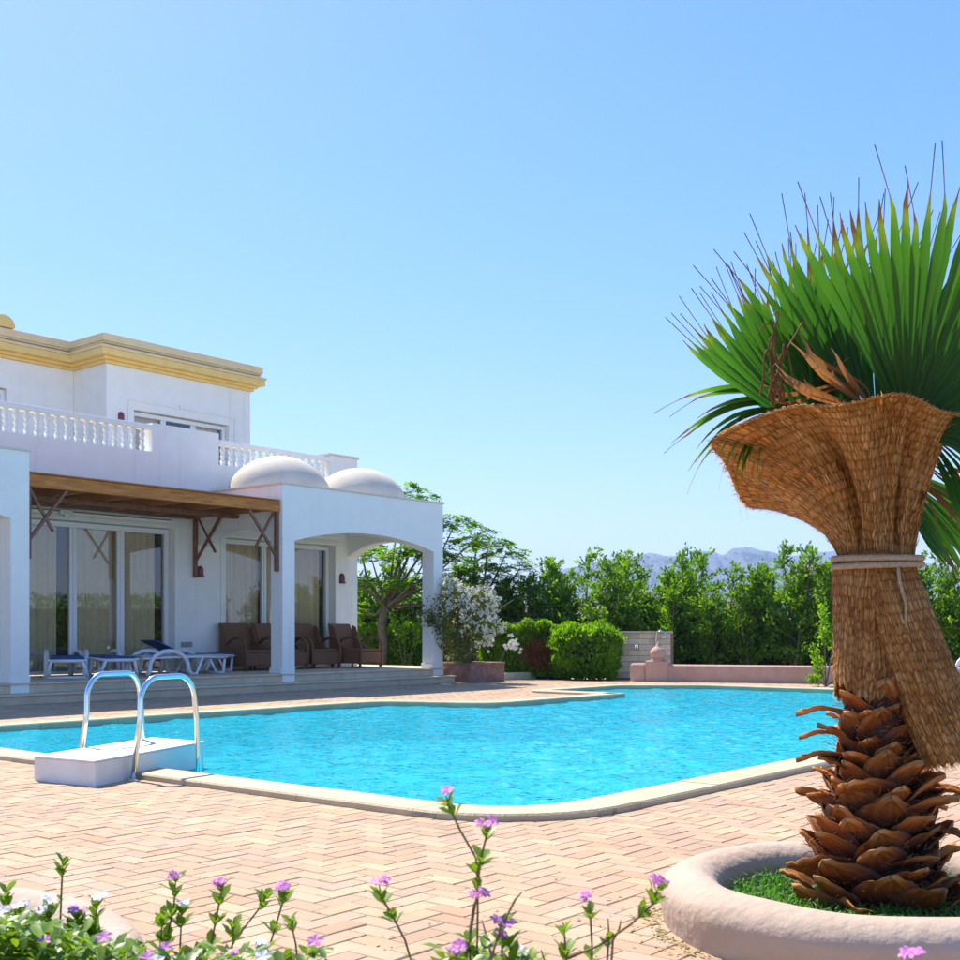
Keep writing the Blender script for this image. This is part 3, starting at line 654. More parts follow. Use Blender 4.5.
def bracket(o, d, zt, zl, reach, side, post=True):
    """X bracket: post against a wall at o, reaching along d"""
    g = bpy.data.objects.new('bracket', None); COL.objects.link(g); g.parent = pg
    o, d, side = Vector(o), Vector(d), Vector(side); up = Vector((0, 0, 1))
    if post: bar(MB(), o+up*zt, o+up*(zt-zl), .07, .07, side).build('bracket_post', M['wooddark'], g, bevel=.005)
    bar(MB(), o+d*reach+up*(zt-.0), o+d*.03+up*(zt-zl*.72)+side*.0, .05, .045, side).build('bracket_brace', M['wooddark'], g, bevel=.004)
    bar(MB(), o+d*.04+up*(zt-.02)+side*.048, o+d*reach*.68+up*(zt-zl*.60)+side*.048, .045, .04, side).build('bracket_brace', M['wooddark'], g, bevel=.004)
bracket((-.045, .12, 0), (-1, 0, 0), 3.36, 1.12, .66, (0, 1, 0))
bracket((-5.04, .12, 0), (1, 0, 0), 3.36, 1.12, .66, (0, 1, 0))
bracket((-.045, 2.60, 0), (0, -1, 0), 3.42, 1.22, .85, (1, 0, 0))

# ------------------------------------------------------------------ wall lamps
def lamp(u, v, z, lab):
    t = thing('wall_lamp', lab, 'lamp', W(u, v, z), ANG, 'dark red bell shaped wall lamps')
    b = MB(); pr_ = [(.10, -.12), (.10, -.10), (.075, -.08), (.075, .04), (.055, .09), (.02, .11)]
    i = len(b.v); n = 10
    for r, zz in pr_: b.v += [(r*math.cos(PI+PI*q/n), r*math.sin(PI+PI*q/n)*1.0, zz) for q in range(n+1)]
    for k in range(len(pr_)-1):
        for q in range(n): a0 = k*(n+1)+q; b.f.append((a0, a0+1, a0+n+2, a0+n+1))
    b.f.append(tuple(range(n, -1, -1))); b.f.append(tuple((len(pr_)-1)*(n+1)+q for q in range(n+1)))
    b.build('lamp_shade', M['sconce'], t, smooth=False); MB().box(-.06, .06, -.003, .0, -.09, .08).build('back_plate', M['sconce'], t)
lamp(.10, FV-.003, 2.33, 'dark red wall lamp between the two wide patio doors')
lamp(4.05, FV-.003, 2.33, 'dark red wall lamp under the arched porch beside the garden opening')
lamp(.80, 6.496, 6.02, 'dark red wall lamp upstairs beside the balcony window')

# ------------------------------------------------------------------ loungers
def lounger(lab, loc_uv, rz, sling, back=0):
    """sun lounger: local x runs from head (0) to foot (1.9)"""
    t = thing('sun_lounger', lab, 'sun lounger', W(loc_uv[0], loc_uv[1], .316), ANG+rz, 'sun loungers on the terrace')
    fr = MB()
    for s in (-1, 1):
        y = s*.29; fr.tube([(.02, y, .31), (.6, y, .325), (1.2, y, .325), (1.88, y, .31)], .025, 6)
    for x in (.04, .6, 1.3, 1.86): fr.tube([(x, -.29, .31), (x, .29, .31)], .02, 6)
    fr.build('bed_frame', M['lounge'], t, smooth=True)
    for s in (-1, 1):   # swept arch at the head that is arm and front leg in one
        y = s*.33; pts = []
        for k in range(11): a_ = PI*(1-k/10); pts.append((.55+.42*math.cos(a_), y, .08+.36*math.sin(a_)**.8 if 0 < k < 10 else .08))
        pts = [(.08, y, 0)]+pts+[(1.06, y, 0)]
        MB().tube(pts, [.042]*len(pts), 8).build('arm_leg', M['lounge'], t, smooth=True)
    for s in (-1, 1):
        y = s*.31; MB().tube([(1.02, y, .02), (1.16, y, .02), (1.30, y, .30)], .028, 7).build('leg', M['lounge'], t, smooth=True)
    lg = MB()
    for s in (-1, 1): lg.tube([(1.86, s*.24, .31), (1.76, s*.33, .02)], .028, 7)
    lg.tube([(1.76, -.33, .022), (1.76, .33, .022)], .025, 7); lg.tube([(1.86, -.24, .30), (1.86, .24, .30)], .03, 7); lg.build('foot_frame', M['lounge'], t, smooth=True)
    for s in (-1, 1): MB().tube([(1.5, s*.25, .30), (1.64, s*.28, .02)], .022, 7).build('leg', M['lounge'], t, smooth=True)
    m = MB()
    z = .345; 
    m.v = [(.72, -.27, z-.01), (.72, .27, z-.01), (1.86, .27, z-.01), (1.86, -.27, z-.01), (.72, -.27, z+.02), (.72, .27, z+.02), (1.86, .27, z+.02), (1.86, -.27, z+.02)]
    m.f = [(0, 1, 2, 3), (7, 6, 5, 4), (0, 4, 5, 1), (1, 5, 6, 2), (2, 6, 7, 3), (3, 7, 4, 0)]; m.build('seat_sling', sling, t, bevel=.01)
    q = MB(); h = math.sin(back)*.7; w_ = math.cos(back)*.7
    q.v = [(.71-w_, -.26, z+h-.01), (.71-w_, .26, z+h-.01), (.71, .26, z-.01), (.71, -.26, z-.01), (.71-w_, -.26, z+h+.02), (.71-w_, .26, z+h+.02), (.71, .26, z+.02), (.71, -.26, z+.02)]
    q.f = m.f; q.build('backrest', sling, t, bevel=.01)
    return t
lounger('white framed lounger with a blue sling, end on, beside the left porch column', (-3.02, 2.42), -2.10, M['blue'])
lounger('white framed lounger with a blue sling, end on, between another lounger and a grey one', (-2.56, 2.45), -1.84, M['blue'])
lounger('white lounger with a flat pale grey sling lying side on by the patio door', (-2.42, 1.25), 0, M['greysling'])
lounger('blue lounger with its backrest tilted up, lying side on near the wicker chairs', (-1.55, 2.12), 0, M['blue'], .40)

# ------------------------------------------------------------------ wicker armchairs
def armchair(lab, u, v, rz=0):
    t = thing('wicker_armchair', lab, 'armchair', W(u, v, .316), ANG+rz, 'brown wicker armchairs in a row on the porch')
    w_ = M['wicker']
    MB().box(-.38, .38, -.42, .30, .10, .36).build('seat_base', w_, t, bevel=.02)
    pf = [(.30, .30), (.33, .55), (.38, .80), (.44, .96), (.50, .97), (.50, .94), (.46, .75), (.42, .50), (.40, .12), (.30, .12)]
    MB().prism(pf, lambda y, z: (-.37, y, z), lambda y, z: (.37, y, z)).build('backrest', w_, t, bevel=.015)
    MB().box(-.34, .34, -.40, .28, .362, .42).build('seat_pad', w_, t, bevel=.02)
    for s in (-1, 1):
        x = s*.37
        sd_ = [(-.42, .10), (-.42, .38), (-.30, .40), (.0, .44), (.20, .60), (.30, .90), (.40, .94), (.42, .5), (.40, .10)]
        MB().prism(sd_, lambda y, z: (x-.02+s*.02, y, z), lambda y, z: (x+.02+s*.02, y, z)).build('side_panel', w_, t, bevel=.008)
        pts = [(x+s*.03, -.40, .02), (x+s*.03, -.43, .30), (x+s*.03, -.42, .50), (x+s*.03, -.33, .63), (x+s*.03, -.15, .68), (x+s*.03, .05, .63), (x+s*.03, .20, .52)]
        MB().tube(pts, .03, 8).build('arm', w_, t, smooth=True)
        MB().tube([(x, .36, .12), (x, .38, 0)], .025, 6).build('leg', w_, t); MB().tube([(x, -.38, .12), (x, -.38, 0)], .025, 6).build('leg', w_, t)
    return t
armchair('brown wicker armchair against the wall beside the blue lounger, first of the row', .88, 2.08)
armchair('brown wicker armchair half hidden behind the front porch column, second of the row', 1.72, 2.08)
armchair('brown wicker armchair seen just right of the front porch column', 2.66, 2.08)
armchair('brown wicker armchair at the end of the row, turned to the garden arch', 3.60, 1.72, .16)

# ------------------------------------------------------------------ ladder block and rails
blk = thing('ladder_block', 'white step block laid across the pool edge between the handrails', 'step block')
Bp = [(-10.0, -8.8), (-9.9, -9.45), (-8.50, -8.85), (-8.56, -8.2)]; Pw = [W(*p) for p in Bp]; Pc = sum(Pw, Vector())/4
blk.location = (Pc.x, Pc.y, 0)
o_ = [((p.x-Pc.x), (p.y-Pc.y)) for p in Pw]
MB().vprism(o_, -.03, .172).build('block_body', M['whitepl'], blk, bevel=.008)
for s in (-1, 1):
    pass
MB().vprism([(x*1.012, y*1.012) for x, y in o_], .1725, .186).build('block_top', M['whitepl'], blk, bevel=.006)
def rail(lab, p0, p1, z0, z1, zt=.76):
    a0 = Vector((p0.x, p0.y, 0)); a1 = Vector((p1.x, p1.y, 0)); t = thing('pool_handrail', lab, 'handrail', (a0.x, a0.y, 0), 0, 'stainless steel pool ladder handrails')
    d = a1-a0; L = d.length; e = d.normalized(); pts = []
    def P(x, z): return e*x+Vector((0, 0, z))
    pts.append(P(0, z0)); x0, x1 = .10*L, .92*L; r = .17; sl = .07
    pts.append(P(x0, zt-.30))
    for k in range(1, 9):
        a_ = PI-PI/2*k/8; pts.append(P(x0+r*1.05+r*1.05*math.cos(a_)-.0, zt-r*1.2+r*1.2*math.sin(a_)))
    for k in range(0, 9):
        a_ = PI/2-PI/2*k/8; pts.append(P(x1-r*.95+r*.95*math.cos(a_), zt-r*1.2+r*1.2*math.sin(a_)))
    pts.append(P(x1+.02, zt-.35)); pts.append(P(x1+.5*(L-x1)+.01, zt-.62)); pts.append(P(L, z1))
    MB().tube(pts, .021, 14).build('rail_tube', M['steel'], t, smooth=True)
    MB().lathe([(.04, 0), (.04, .006), (.026, .012)], 0, 0, 16, z0-.002).build('floor_flange', M['steel'], t, smooth=False)
    return t
fa = at(133, 781, 8.66); rail('nearer steel pool handrail, its foot on the bricks in front of the white block', fa, W(-8.86, -9.27), 0, -.25)
rail('farther steel pool handrail rising from behind the white block', W(-9.45, -8.52), W(-8.72, -8.33), .05, -.25)

# ------------------------------------------------------------------ things round the far side of the pool
A0 = Vector((3.40, 26.25, 0)); A1 = Vector((13.5, 22.55, 0)); dr = (A1-A0).normalized(); ang2 = math.atan2(dr.y, dr.x)
lw_ = thing('low_pink_wall', 'low rounded pink wall with an onion finial along the far pool side', 'wall', A0, ang2)
def capsule(b, x0, x1, w_, z0, z1, r=.07, seg=None):
    pf = [(-w_, z0), (-w_, z1-r)]+[(-w_+r-r*math.cos(a_), z1-r+r*math.sin(a_)) for a_ in (.4, .8, 1.2, PI/2)]+[(w_-r+r*math.sin(a_), z1-r+r*math.cos(a_)) for a_ in (.0, .4, .8, 1.2)]+[(w_, z1-r), (w_, z0)]
    return b.prism(list(reversed(pf)), lambda y, z: (x1, y, z), lambda y, z: (x0, y, z))
b = MB(); capsule(b, .0, .34, .14, -.03, .40); b.build('wall_end', M['pink'], lw_, smooth=False, bevel=.04)
b = MB(); capsule(b, .342, .86, .16, -.03, .46, .03); b.build('wall_pier', M['pink'], lw_, bevel=.02)
b = MB(); capsule(b, .862, 10.7, .14, -.03, .38); smooth_angle(b.build('wall_run', M['pink'], lw_))
b = MB().lathe([(.16, 0), (.16, .03), (.12, .05), (.17, .11), (.185, .17), (.16, .24), (.10, .29), (.05, .33), (.03, .38), (.005, .42)], .60, 0, 20, .46); b.build('finial', M['pink'], lw_, smooth=True)
# shower wall
sw = thing('shower_wall', 'cream stone shower wall of thin courses behind the round bush', 'wall', (3.05, 28.0, 0), -.10)
Hs = 1.10
MB().box(0, 1.50, .03, .22, -.03, Hs-.03).build('wall_core', M['box'], sw)
nc = 8; ch = (Hs-.03)/nc
for k in range(nc):
    x = 0; z0 = k*ch
    cuts = [0, .5+.25*(k % 2), 1.0+.25*(k % 2), 1.5]
    for c0, c1 in zip(cuts[:-1], cuts[1:]): MB().box(c0+.003, c1-.003, R.uniform(-.012, .0), .028, z0+.004, z0+ch-.004).build('stone_course', M['shower'], sw)
MB().box(-.04, 1.55, -.05, .25, Hs-.029, Hs+.015).build('cap_stone', M['terr'], sw, bevel=.005)
MB().box(1.502, 1.56, .0, .2, -.03, Hs-.03).build('wall_end', M['box'], sw)
so = thing('garden_shower', 'chrome garden shower pipe with curved head on the cream wall', 'shower', (4.18, 27.80, 0), -.10)
MB().tube([(0, 0, .35), (0, 0, 1.0), (.03, -.02, 1.10), (.12, -.05, 1.13), (.20, -.08, 1.08), (.215, -.09, 1.02)], .016, 8).build('shower_pipe', M['steel'], so, smooth=True)
MB().lathe([(.02, .05), (.06, .0), (.065, -.02)], .215, -.09, 12, .98).build('shower_head', M['steel'], so)
MB().tube([(.0, 0, 1.02), (.10, -.02, .75), (.04, -.02, .5), (0, 0, .42)], .008, 6).build('hose', M['steel'], so, smooth=True)
b = MB(); b.box(-.50, -.42, -.05, .0, .72, .80); b.tube([(-.46, -.05, .76), (-.46, -.10, .76), (-.46, -.12, .70)], .014, 6); b.build('tap', M['steel'], so)
# boundary wall and the row behind
B0 = Vector((-9, 34.9, 0)); B1 = Vector((19, 24.6, 0)); db = (B1-B0).normalized(); ang3 = math.atan2(db.y, db.x); LB = (B1-B0).length
bw = thing('boundary_wall', 'ivy covered garden boundary wall behind the low pink wall', 'wall', B0, ang3)
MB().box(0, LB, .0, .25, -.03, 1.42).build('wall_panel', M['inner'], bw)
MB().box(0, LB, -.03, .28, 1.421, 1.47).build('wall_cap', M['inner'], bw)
def leafcloud(pts, size, flat=0, r=R, two=True):
    """one folded leaf (two triangles) at each point (p, outward dir)"""
    b = MB()
    for p, d in pts:
        d = Vector(d)+Vector((r.gauss(0, .6), r.gauss(0, .6), r.gauss(0, .6))); d = d.normalized()
        s = Vector((r.gauss(0, 1), r.gauss(0, 1), r.gauss(0, 1))); s = (s-d*s.dot(d)).normalized(); nn = d.cross(s)
        L = size*r.uniform(.6, 1.3); w_ = L*.24; p = Vector(p); i = len(b.v)
        b.v += [tuple(p), tuple(p+d*L*.5+s*w_+nn*w_*.4), tuple(p+d*L), tuple(p+d*L*.5-s*w_+nn*w_*.4)]
        b.f += [(i, i+1, i+2), (i, i+2, i+3)]
    return b
pts = []
for k in range(26000):
    x = R.uniform(0, LB); z = R.uniform(0, 1.5+.12*math.sin(x*1.7)+.1*math.sin(x*4.1)); 
    if R.random() < .18*(1+math.sin(x*2.3+z*3)): continue
    pts.append(((x, -R.uniform(.02, .22), z), (0, -.7, -.4)))
leafcloud(pts, .12).build('ivy', M['leafD'], bw, kind='stuff')
# slim trees of the row
def row_tree_mesh(seed, H, w_):
    r = random.Random(seed); br = MB(); pts = []
    nl = r.randint(4, 6)
    for q in range(nl):
        a_ = r.uniform(0, 2*PI); rr = r.uniform(.05, .38)*w_; hx = H*r.uniform(.66, 1.0) if q else H
        base = Vector((r.uniform(-.1, .1), r.uniform(-.1, .1), 0)); tip = Vector((math.cos(a_)*rr, math.sin(a_)*rr, hx)); mid = base.lerp(tip, .5)+Vector((r.gauss(0, .08), r.gauss(0, .08), 0))
        br.tube([base, mid, tip], [.04, .025, .006], 5)
        nb = 26
        for k in range(nb):
            f = (k+.5)/nb; p = (base.lerp(mid, f*2) if f < .5 else mid.lerp(tip, f*2-1))
            if p.z < .25: continue
            ln = w_*(.55*(1-f)**.6+.12)*r.uniform(.5, 1.2); b_ = r.uniform(0, 2*PI); d = Vector((math.cos(b_), math.sin(b_), r.uniform(.3, 1.1))).normalized()
            e_ = p+d*ln
            if k % 2 == 0: br.tube([p, e_], [.012, .004], 3, cap=False)
            nlv = int(14+62*ln/w_)
            for m_ in range(nlv):
                t_ = (m_+1)/nlv; pp = p.lerp(e_, t_**.8)+Vector((r.gauss(0, .055), r.gauss(0, .055), r.gauss(0, .055))); pts.append((pp, d+Vector((0, 0, .3))))
        for m_ in range(26): pts.append((tip+Vector((r.gauss(0, .05), r.gauss(0, .05), -abs(r.gauss(0, .22)))), (0, 0, 1)))
    return br.mesh('trunk', M['bark']), leafcloud(pts, .13, r=r).mesh('crown', M['leafA'])
RT = [row_tree_mesh(100+k, 1, 1) for k in ()]
RT = [row_tree_mesh(100, 3.1, 1.5), row_tree_mesh(101, 2.95, 1.6), row_tree_mesh(102, 3.2, 1.4), row_tree_mesh(103, 2.85, 1.6), row_tree_mesh(104, 3.05, 1.5)]
nrow = 47
for k in range(nrow):
    p = B0+db*(1.0+k*.60+R.uniform(-.15, .15))+Vector((R.uniform(-.1, .1), .55+R.uniform(-.15, .15), 0))
    px = 480+1170*p.x/p.y
    if px < 350 or px > 1000: continue
    if px > 590 and k % 3: p.y -= 1.15
    tm = RT[(k*3+k//5) % 5]; t = thing('slim_tree', 'slim bright green tree in the tall leafy row along the boundary wall', 'tree', p, R.uniform(0, 6), 'slim trees planted in a row along the boundary wall')
    s = R.uniform(.90, 1.06)*p.y/30.2*(.80 if px < 545 else 1); t.scale = (s, s, s*R.uniform(.94, 1.08))
    put(tm[0], 'trunk', t); put(tm[1], 'crown', t)
# hedge along the right hand side of the garden (mirrored in the patio glass)
hd = thing('garden_hedge', 'tall clipped green hedge along the right side of the garden', 'hedge', (17.5, 14, 0))
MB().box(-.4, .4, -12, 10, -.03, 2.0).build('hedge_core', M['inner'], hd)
pts = [((R.choice([-1, 1])*R.uniform(.4, .7) if R.random() < .6 else R.uniform(-.6, .6), R.uniform(-12, 10), R.uniform(0, 2.5)), (-.3, 0, .8)) for k in range(14000)]
leafcloud(pts, .22).build('hedge_leaves', M['leafA'], hd, kind='stuff')

# bushes: solid dark core added to block the view through, thick coat of small upright leaves
def bush(name, lab, cat, loc, rz, fn, core, n, size, m, seedn, group=None):
    t = thing(name, lab, cat, loc, rz, group); r = random.Random(seedn)
    core.build('dark_core', M['inner'], t, smooth=True)
    pts = [fn(r) for _ in range(n)]; leafcloud(pts, size, r=r).build('foliage', m, t); return t
def ell(cx, cy, cz, rx, ry, rz_, lo=.80):
    def f(r):
        while True:
            d = Vector((r.gauss(0, 1), r.gauss(0, 1), r.gauss(0, 1)))
            if d.length > .1: break
        d.normalize(); d = Vector((math.copysign(abs(d.x)**.65, d.x), math.copysign(abs(d.y)**.7, d.y), math.copysign(abs(d.z)**.6, d.z)))
        k = r.uniform(lo, 1.03)+(r.random() < .2)*r.uniform(0, .13); k *= 1+.05*math.sin(d.x*7+d.z*4)+.04*math.sin(d.z*13+d.x*9); p = Vector((cx+d.x*rx*k, cy+d.y*ry*k, max(.02, cz+d.z*rz_*k)))
        return (p, d*.5+Vector((0, 0, 1.1)))
    return f
def ellmesh(rx, ry, rz_, cz):
    b = MB(); prof = [(.72*math.cos(-PI/2+PI*k/12), .72*math.sin(-PI/2+PI*k/12)) for k in range(13)]
    b.lathe([(max(.01, r_), z) for r_, z in prof], 0, 0, 16); b.v = [(x*rx, y*ry, max(-.02, cz+z*rz_)) for x, y, z in b.v]; return b
bush('round_bush', 'rounded bright green bush in front of the cream shower wall', 'bush', (2.48, 27.6, 0), 0, ell(0, 0, .60, .80, .7, .62), ellmesh(.86, .75, .66, .60), 15000, .10, M['leafC'], 5)
def boxf(x0, x1, y0, y1, z1):
    def f(r):
        q = r.random(); x = r.uniform(x0, x1); 
        top = z1*(1+.05*math.sin(x*5)+.04*math.sin(x*13))
        if q < .45: return ((x, r.uniform(y0, y1), top+r.uniform(-.12, .10)), (0, 0, 1.5))
        if q < .9: zz = r.uniform(.02, top); return ((x, y0-r.uniform(-.1, .05)+.28*(zz/top)**4, zz), (0, -.4, 1))
        return ((r.choice([x0, x1])+r.uniform(-.05, .05), r.uniform(y0, y1), r.uniform(.02, top)), (0, 0, 1))
    return f
hb = bush('clipped_hedge', 'clipped green hedge with a scorched brown patch beside the white flowering shrub', 'hedge', (.98, 28.1, 0), -.05, boxf(-.95, 1.2, -.4, .4, 1.17), MB().box(-.86, 1.1, -.18, .3, -.02, 1.02), 15000, .10, M['leafC'], 6)
pts = [((R.gauss(.42, .16), -.46+R.uniform(-.03, .05), R.gauss(.55, .14)), (0, -.8, .5)) for _ in range(2200)]
leafcloud(pts, .08).build('scorched_patch', M['rust'], hb)
bush('garden_hedge', 'low green hedge seen through the porch arch', 'hedge', (-3.4, 31.0, 0), -.1, boxf(-1.4, 2.1, -.4, .4, 1.12), MB().box(-1.3, 2.0, -.3, .3, -.02, 1.0), 19000, .10, M['leafC'], 8)

# flowering shrub in the stone planter box
pbx = thing('stone_planter', 'square reddish brown stone planter box at the porch corner', 'planter'); house(pbx)
x0, x1, y0, y1 = 4.72, 5.93, -.62, .42; h = .43
for (c0, c1, d0, d1) in ((x0, x1, y0, y0+.1), (x0, x1, y1-.1, y1), (x0, x0+.1, y0+.101, y1-.101), (x1-.1, x1, y0+.101, y1-.101)):
    MB().box(c0, c1, d0, d1, -.03, h-.05).build('box_wall', M['box'], pbx, bevel=.01)
for (c0, c1, d0, d1) in ((x0-.015, x1+.015, y0-.015, y0+.12), (x0-.015, x1+.015, y1-.12, y1+.015), (x0-.015, x0+.12, y0+.121, y1-.121), (x1-.12, x1+.015, y0+.121, y1-.121)):
    MB().box(c0, c1, d0, d1, h-.049, h).build('rim_slab', M['box'], pbx, bevel=.008)
MB().box(x0+.101, x1-.101, y0+.101, y1-.101, .1, h-.08).build('soil', M['soil'], pbx)
fs = thing('flowering_shrub', 'white flowering shrub leaning out of the stone planter box', 'shrub', W(5.25, -.1, h-.08)); r = random.Random(12)
cen = at(464, 618, 25.4)-fs.location
st = MB(); pts = []; fl = MB()
for q in range(16):
    d = Vector((r.gauss(0, .6), r.gauss(0, .5), r.gauss(.1, .55))); e_ = cen+d*.75; m_ = Vector((r.uniform(-.15, .15), r.uniform(-.1, .1), .5))
    st.tube([(r.uniform(-.1, .1), r.uniform(-.1, .1), 0), m_, m_.lerp(e_, .5)+Vector((0, 0, .1)), e_], [.03, .022, .014, .005], 5, cap=False)
st.build('branches', M['bark'], fs, smooth=True)
def sh(r, lo=.2):
    d = Vector((r.gauss(0, 1), r.gauss(0, 1), r.gauss(0, 1))).normalized(); k = r.uniform(lo, 1)**.5
    lump = 1+.18*math.sin(d.x*5+1)*math.sin(d.z*6)+.1*math.sin(d.z*11+d.x*4)
    return cen+Vector((d.x*.78, d.y*.62, d.z*.86))*k*lump, d
for _ in range(5200):
    p, d = sh(r); pts.append((p, d+Vector((0, 0, -.1))))
for _ in range(900):
    t_ = r.random(); p = Vector((-.25+r.gauss(0, .18), r.gauss(0, .2), .05+t_*.7)); pts.append((p, (0, 0, .3)))
for _ in range(250):
    p = cen+Vector((-.70+r.gauss(0, .13), -.2, r.gauss(.0, .12))); pts.append((p, (-.3, 0, 0)))
leafcloud(pts, .075, r=r).build('foliage', M['leafE'], fs)
def flower_at(b, p, n, s, r, petals=4):
    n = Vector(n).normalized(); a_ = n.orthogonal().normalized(); c_ = n.cross(a_); a0 = r.uniform(0, 6)
    for k in range(petals):
        t_ = a0+2*PI*k/petals; d = a_*math.cos(t_)+c_*math.sin(t_); e_ = n.cross(d); i = len(b.v)
        b.v += [tuple(p), tuple(p+d*s*.6+e_*s*.38+n*s*.15), tuple(p+d*s+n*s*.05), tuple(p+d*s*.6-e_*s*.38+n*s*.15)]; b.f += [(i, i+1, i+2), (i, i+2, i+3)]
for _ in range(300):
    while True:
        p, d = sh(r, .75)
        if d.x+d.z*1.1+r.gauss(0, .5) > .15: break
    for m_ in range(r.randint(3, 7)): flower_at(fl, p+Vector((r.gauss(0, .035), r.gauss(0, .035), r.gauss(0, .035))), d+Vector((r.gauss(0, .5), -.5, .4)), .035, r)
for _ in range(26): flower_at(fl, cen+Vector((-.72+r.gauss(0, .1), -.2, r.gauss(.05, .1))), (-.3, -1, .3), .035, r)
for _ in range(22): flower_at(fl, Vector((-.25+r.gauss(0, .22), -.1+r.gauss(0, .15), .15+r.random()*.3)), (0, -1, .5), .035, r)
fl.build('blossom', M['white_fl'], fs)
# sprays of white flower reaching over the hedge
for (px, py, lab) in ((488, 641, 'small white flower spray over the hedge nearest the shrub'), (513, 645, 'white flower spray against the dark hedge beside the brown patch')):
    p = at(px, py, 26.9); t = thing('flower_spray', lab, 'flowers', (p.x, p.y, 0), 0, 'white flower sprays over the hedge'); r = random.Random(int(px)); b = MB()
    MB().tube([(-.3, .1, .35), (-.15, .05, p.z-.05), (0, 0, p.z)], .008, 5).build('stem', M['bark'], t)
    for _ in range(34): flower_at(b, Vector((r.gauss(0, .09), r.gauss(0, .06), p.z+r.gauss(0, .09))), (0, -1, .4), .045, r)
    b.build('blossom', M['white_fl'], t)

# feathery flat-topped tree behind the porch
def feather_tree(lab, loc, blobs, seedn, trunk_top):
    t = thing('feathery_tree', lab, 'tree', loc); r = random.Random(seedn); tr = MB(); lf = []
    tr.tube([(0, 0, 0), (.05, 0, .8), (-.02, .05, 1.3), tuple(trunk_top)], [.16, .13, .12, .10], 8)
    tt = Vector(trunk_top)
    for (x, y, z, rad) in blobs:
        c = Vector((x, y, z)); m_ = tt.lerp(c, .5)+Vector((r.gauss(0, .15), r.gauss(0, .15), -.15)); tr.tube([tt, m_, c], [.06, .035, .015], 6, cap=False)
        nf = int(56*rad*rad/.25)
        for k in range(nf):
            a_ = r.uniform(0, 2*PI); q = rad*math.sqrt(r.random()); p = c+Vector((q*math.cos(a_), q*math.sin(a_)*.9, (1-q/rad)*.20+r.gauss(0, .07)))
            if k % 6 == 0: tr.tube([c+Vector((0, 0, -.05)), p], [.012, .004], 3, cap=False)
            d = Vector((math.cos(a_+r.gauss(0, .5)), math.sin(a_+r.gauss(0, .5)), r.uniform(-.25, .3))).normalized(); L = r.uniform(.22, .40); s = d.cross(Vector((0, 0, 1))).normalized()
            for j in range(9):      # pinnate leaf: paired leaflets along the rib
                g = p+d*L*j/9+Vector((0, 0, -.12*(j/9)**2*L*3)); w__ = .075*math.sin(PI*(j+1.5)/11)+.02
                for sg in (-1, 1): lf.append((g, s*sg, d, w__))
    tr.build('trunk', M['bark'], t, smooth=True)
    b = MB()
    for g, s, d, w__ in lf:
        i = len(b.v); n_ = Vector((0, 0, r.gauss(0, .02))); b.v += [tuple(g), tuple(g+s*w__+d*.02+n_), tuple(g+s*w__*.9+d*.055+n_), tuple(g+d*.045)]; b.f.append((i, i+1, i+2, i+3))
    b.build('crown', M['leafB'], t); return t
def bl(L, D0, loc): return [tuple(at(px, py, D0+dd)-Vector(loc))+(rad,) for px, py, dd, rad in L]
loc1 = (at(382, 660, 30.5).x, 30.5, 0)
feather_tree('broad feathery tree with spreading limbs behind the arched porch', loc1, bl([
    (405, 492, 0, .40), (420, 500, .5, .35), (372, 560, -.6, .55), (400, 552, .4, .6), (428, 556, 0, .6), (385, 590, .5, .6), (362, 585, -.3, .45), (412, 585, -.5, .55), (438, 530, .3, .45),
    (455, 524, 0, .5), (447, 560, .6, .6), (470, 545, -.4, .5), (360, 545, .8, .45), (396, 535, 1, .4), (430, 600, .8, .5), (352, 612, .4, .4), (462, 590, .8, .5)], 30.5, loc1), 21, (.1, 0, 1.75))
loc2 = (at(470, 660, 31.8).x, 31.8, 0)
feather_tree('airy feathery tree behind the white flowering shrub', loc2, bl([
    (488, 545, 0, .55), (505, 556, .4, .5), (520, 568, -.2, .4), (478, 570, .5, .6), (498, 582, 0, .6), (515, 592, .5, .5), (470, 600, .4, .6), (490, 608, -.3, .6), (478, 532, .2, .3), (458, 575, -.3, .5)], 31.8, loc2), 22, (.15, 0, 1.9))
# yellow-green shoots by the arch and before the ivy
for (px, py, D, lab) in ((405, 612, 29.5, 'pale yellow green shoot of flowers in the garden arch'), (826, 632, 23.6, 'bright green leafy sapling against the ivy beside the palm')):
    p = at(px, py, D); t = thing('leafy_sapling', lab, 'sapling', (p.x, p.y, 0)); r = random.Random(int(px)); st = MB(); pts = []
    for q in range(8 if px > 800 else 4):
        e_ = Vector((r.gauss(0, .24), r.gauss(0, .15), p.z+r.gauss(0, .45 if px > 800 else .15))); st.tube([(0, 0, 0), e_*.6+Vector((0, 0, .05)), e_], [.012, .008, .003], 4, cap=False)
        for k in range(90): f = r.uniform(.55, 1); pts.append((e_*f+Vector((r.gauss(0, .05), r.gauss(0, .05), r.gauss(0, .05))), (e_.x, e_.y, .4)))
    st.build('stem', M['bark'], t); leafcloud(pts, .10, r=r).build('foliage', M['leafC'], t)
# chrome rail far right of the pool
t = thing('pool_handrail', 'white curved pool handrail beyond the palm matting at the right edge', 'handrail', (8.35, 20.5, 0))
pts = [(0, 0, 0), (0, 0, .45)]+[(.22-.22*math.cos(a_), 0, .45+.22*math.sin(a_)) for a_ in [PI*k/10 for k in range(1, 10)]]+[(.44, 0, .45), (.44, 0, 0)]
MB().tube(pts, .035, 10).build('rail_tube', M['lounge'], t, smooth=True)

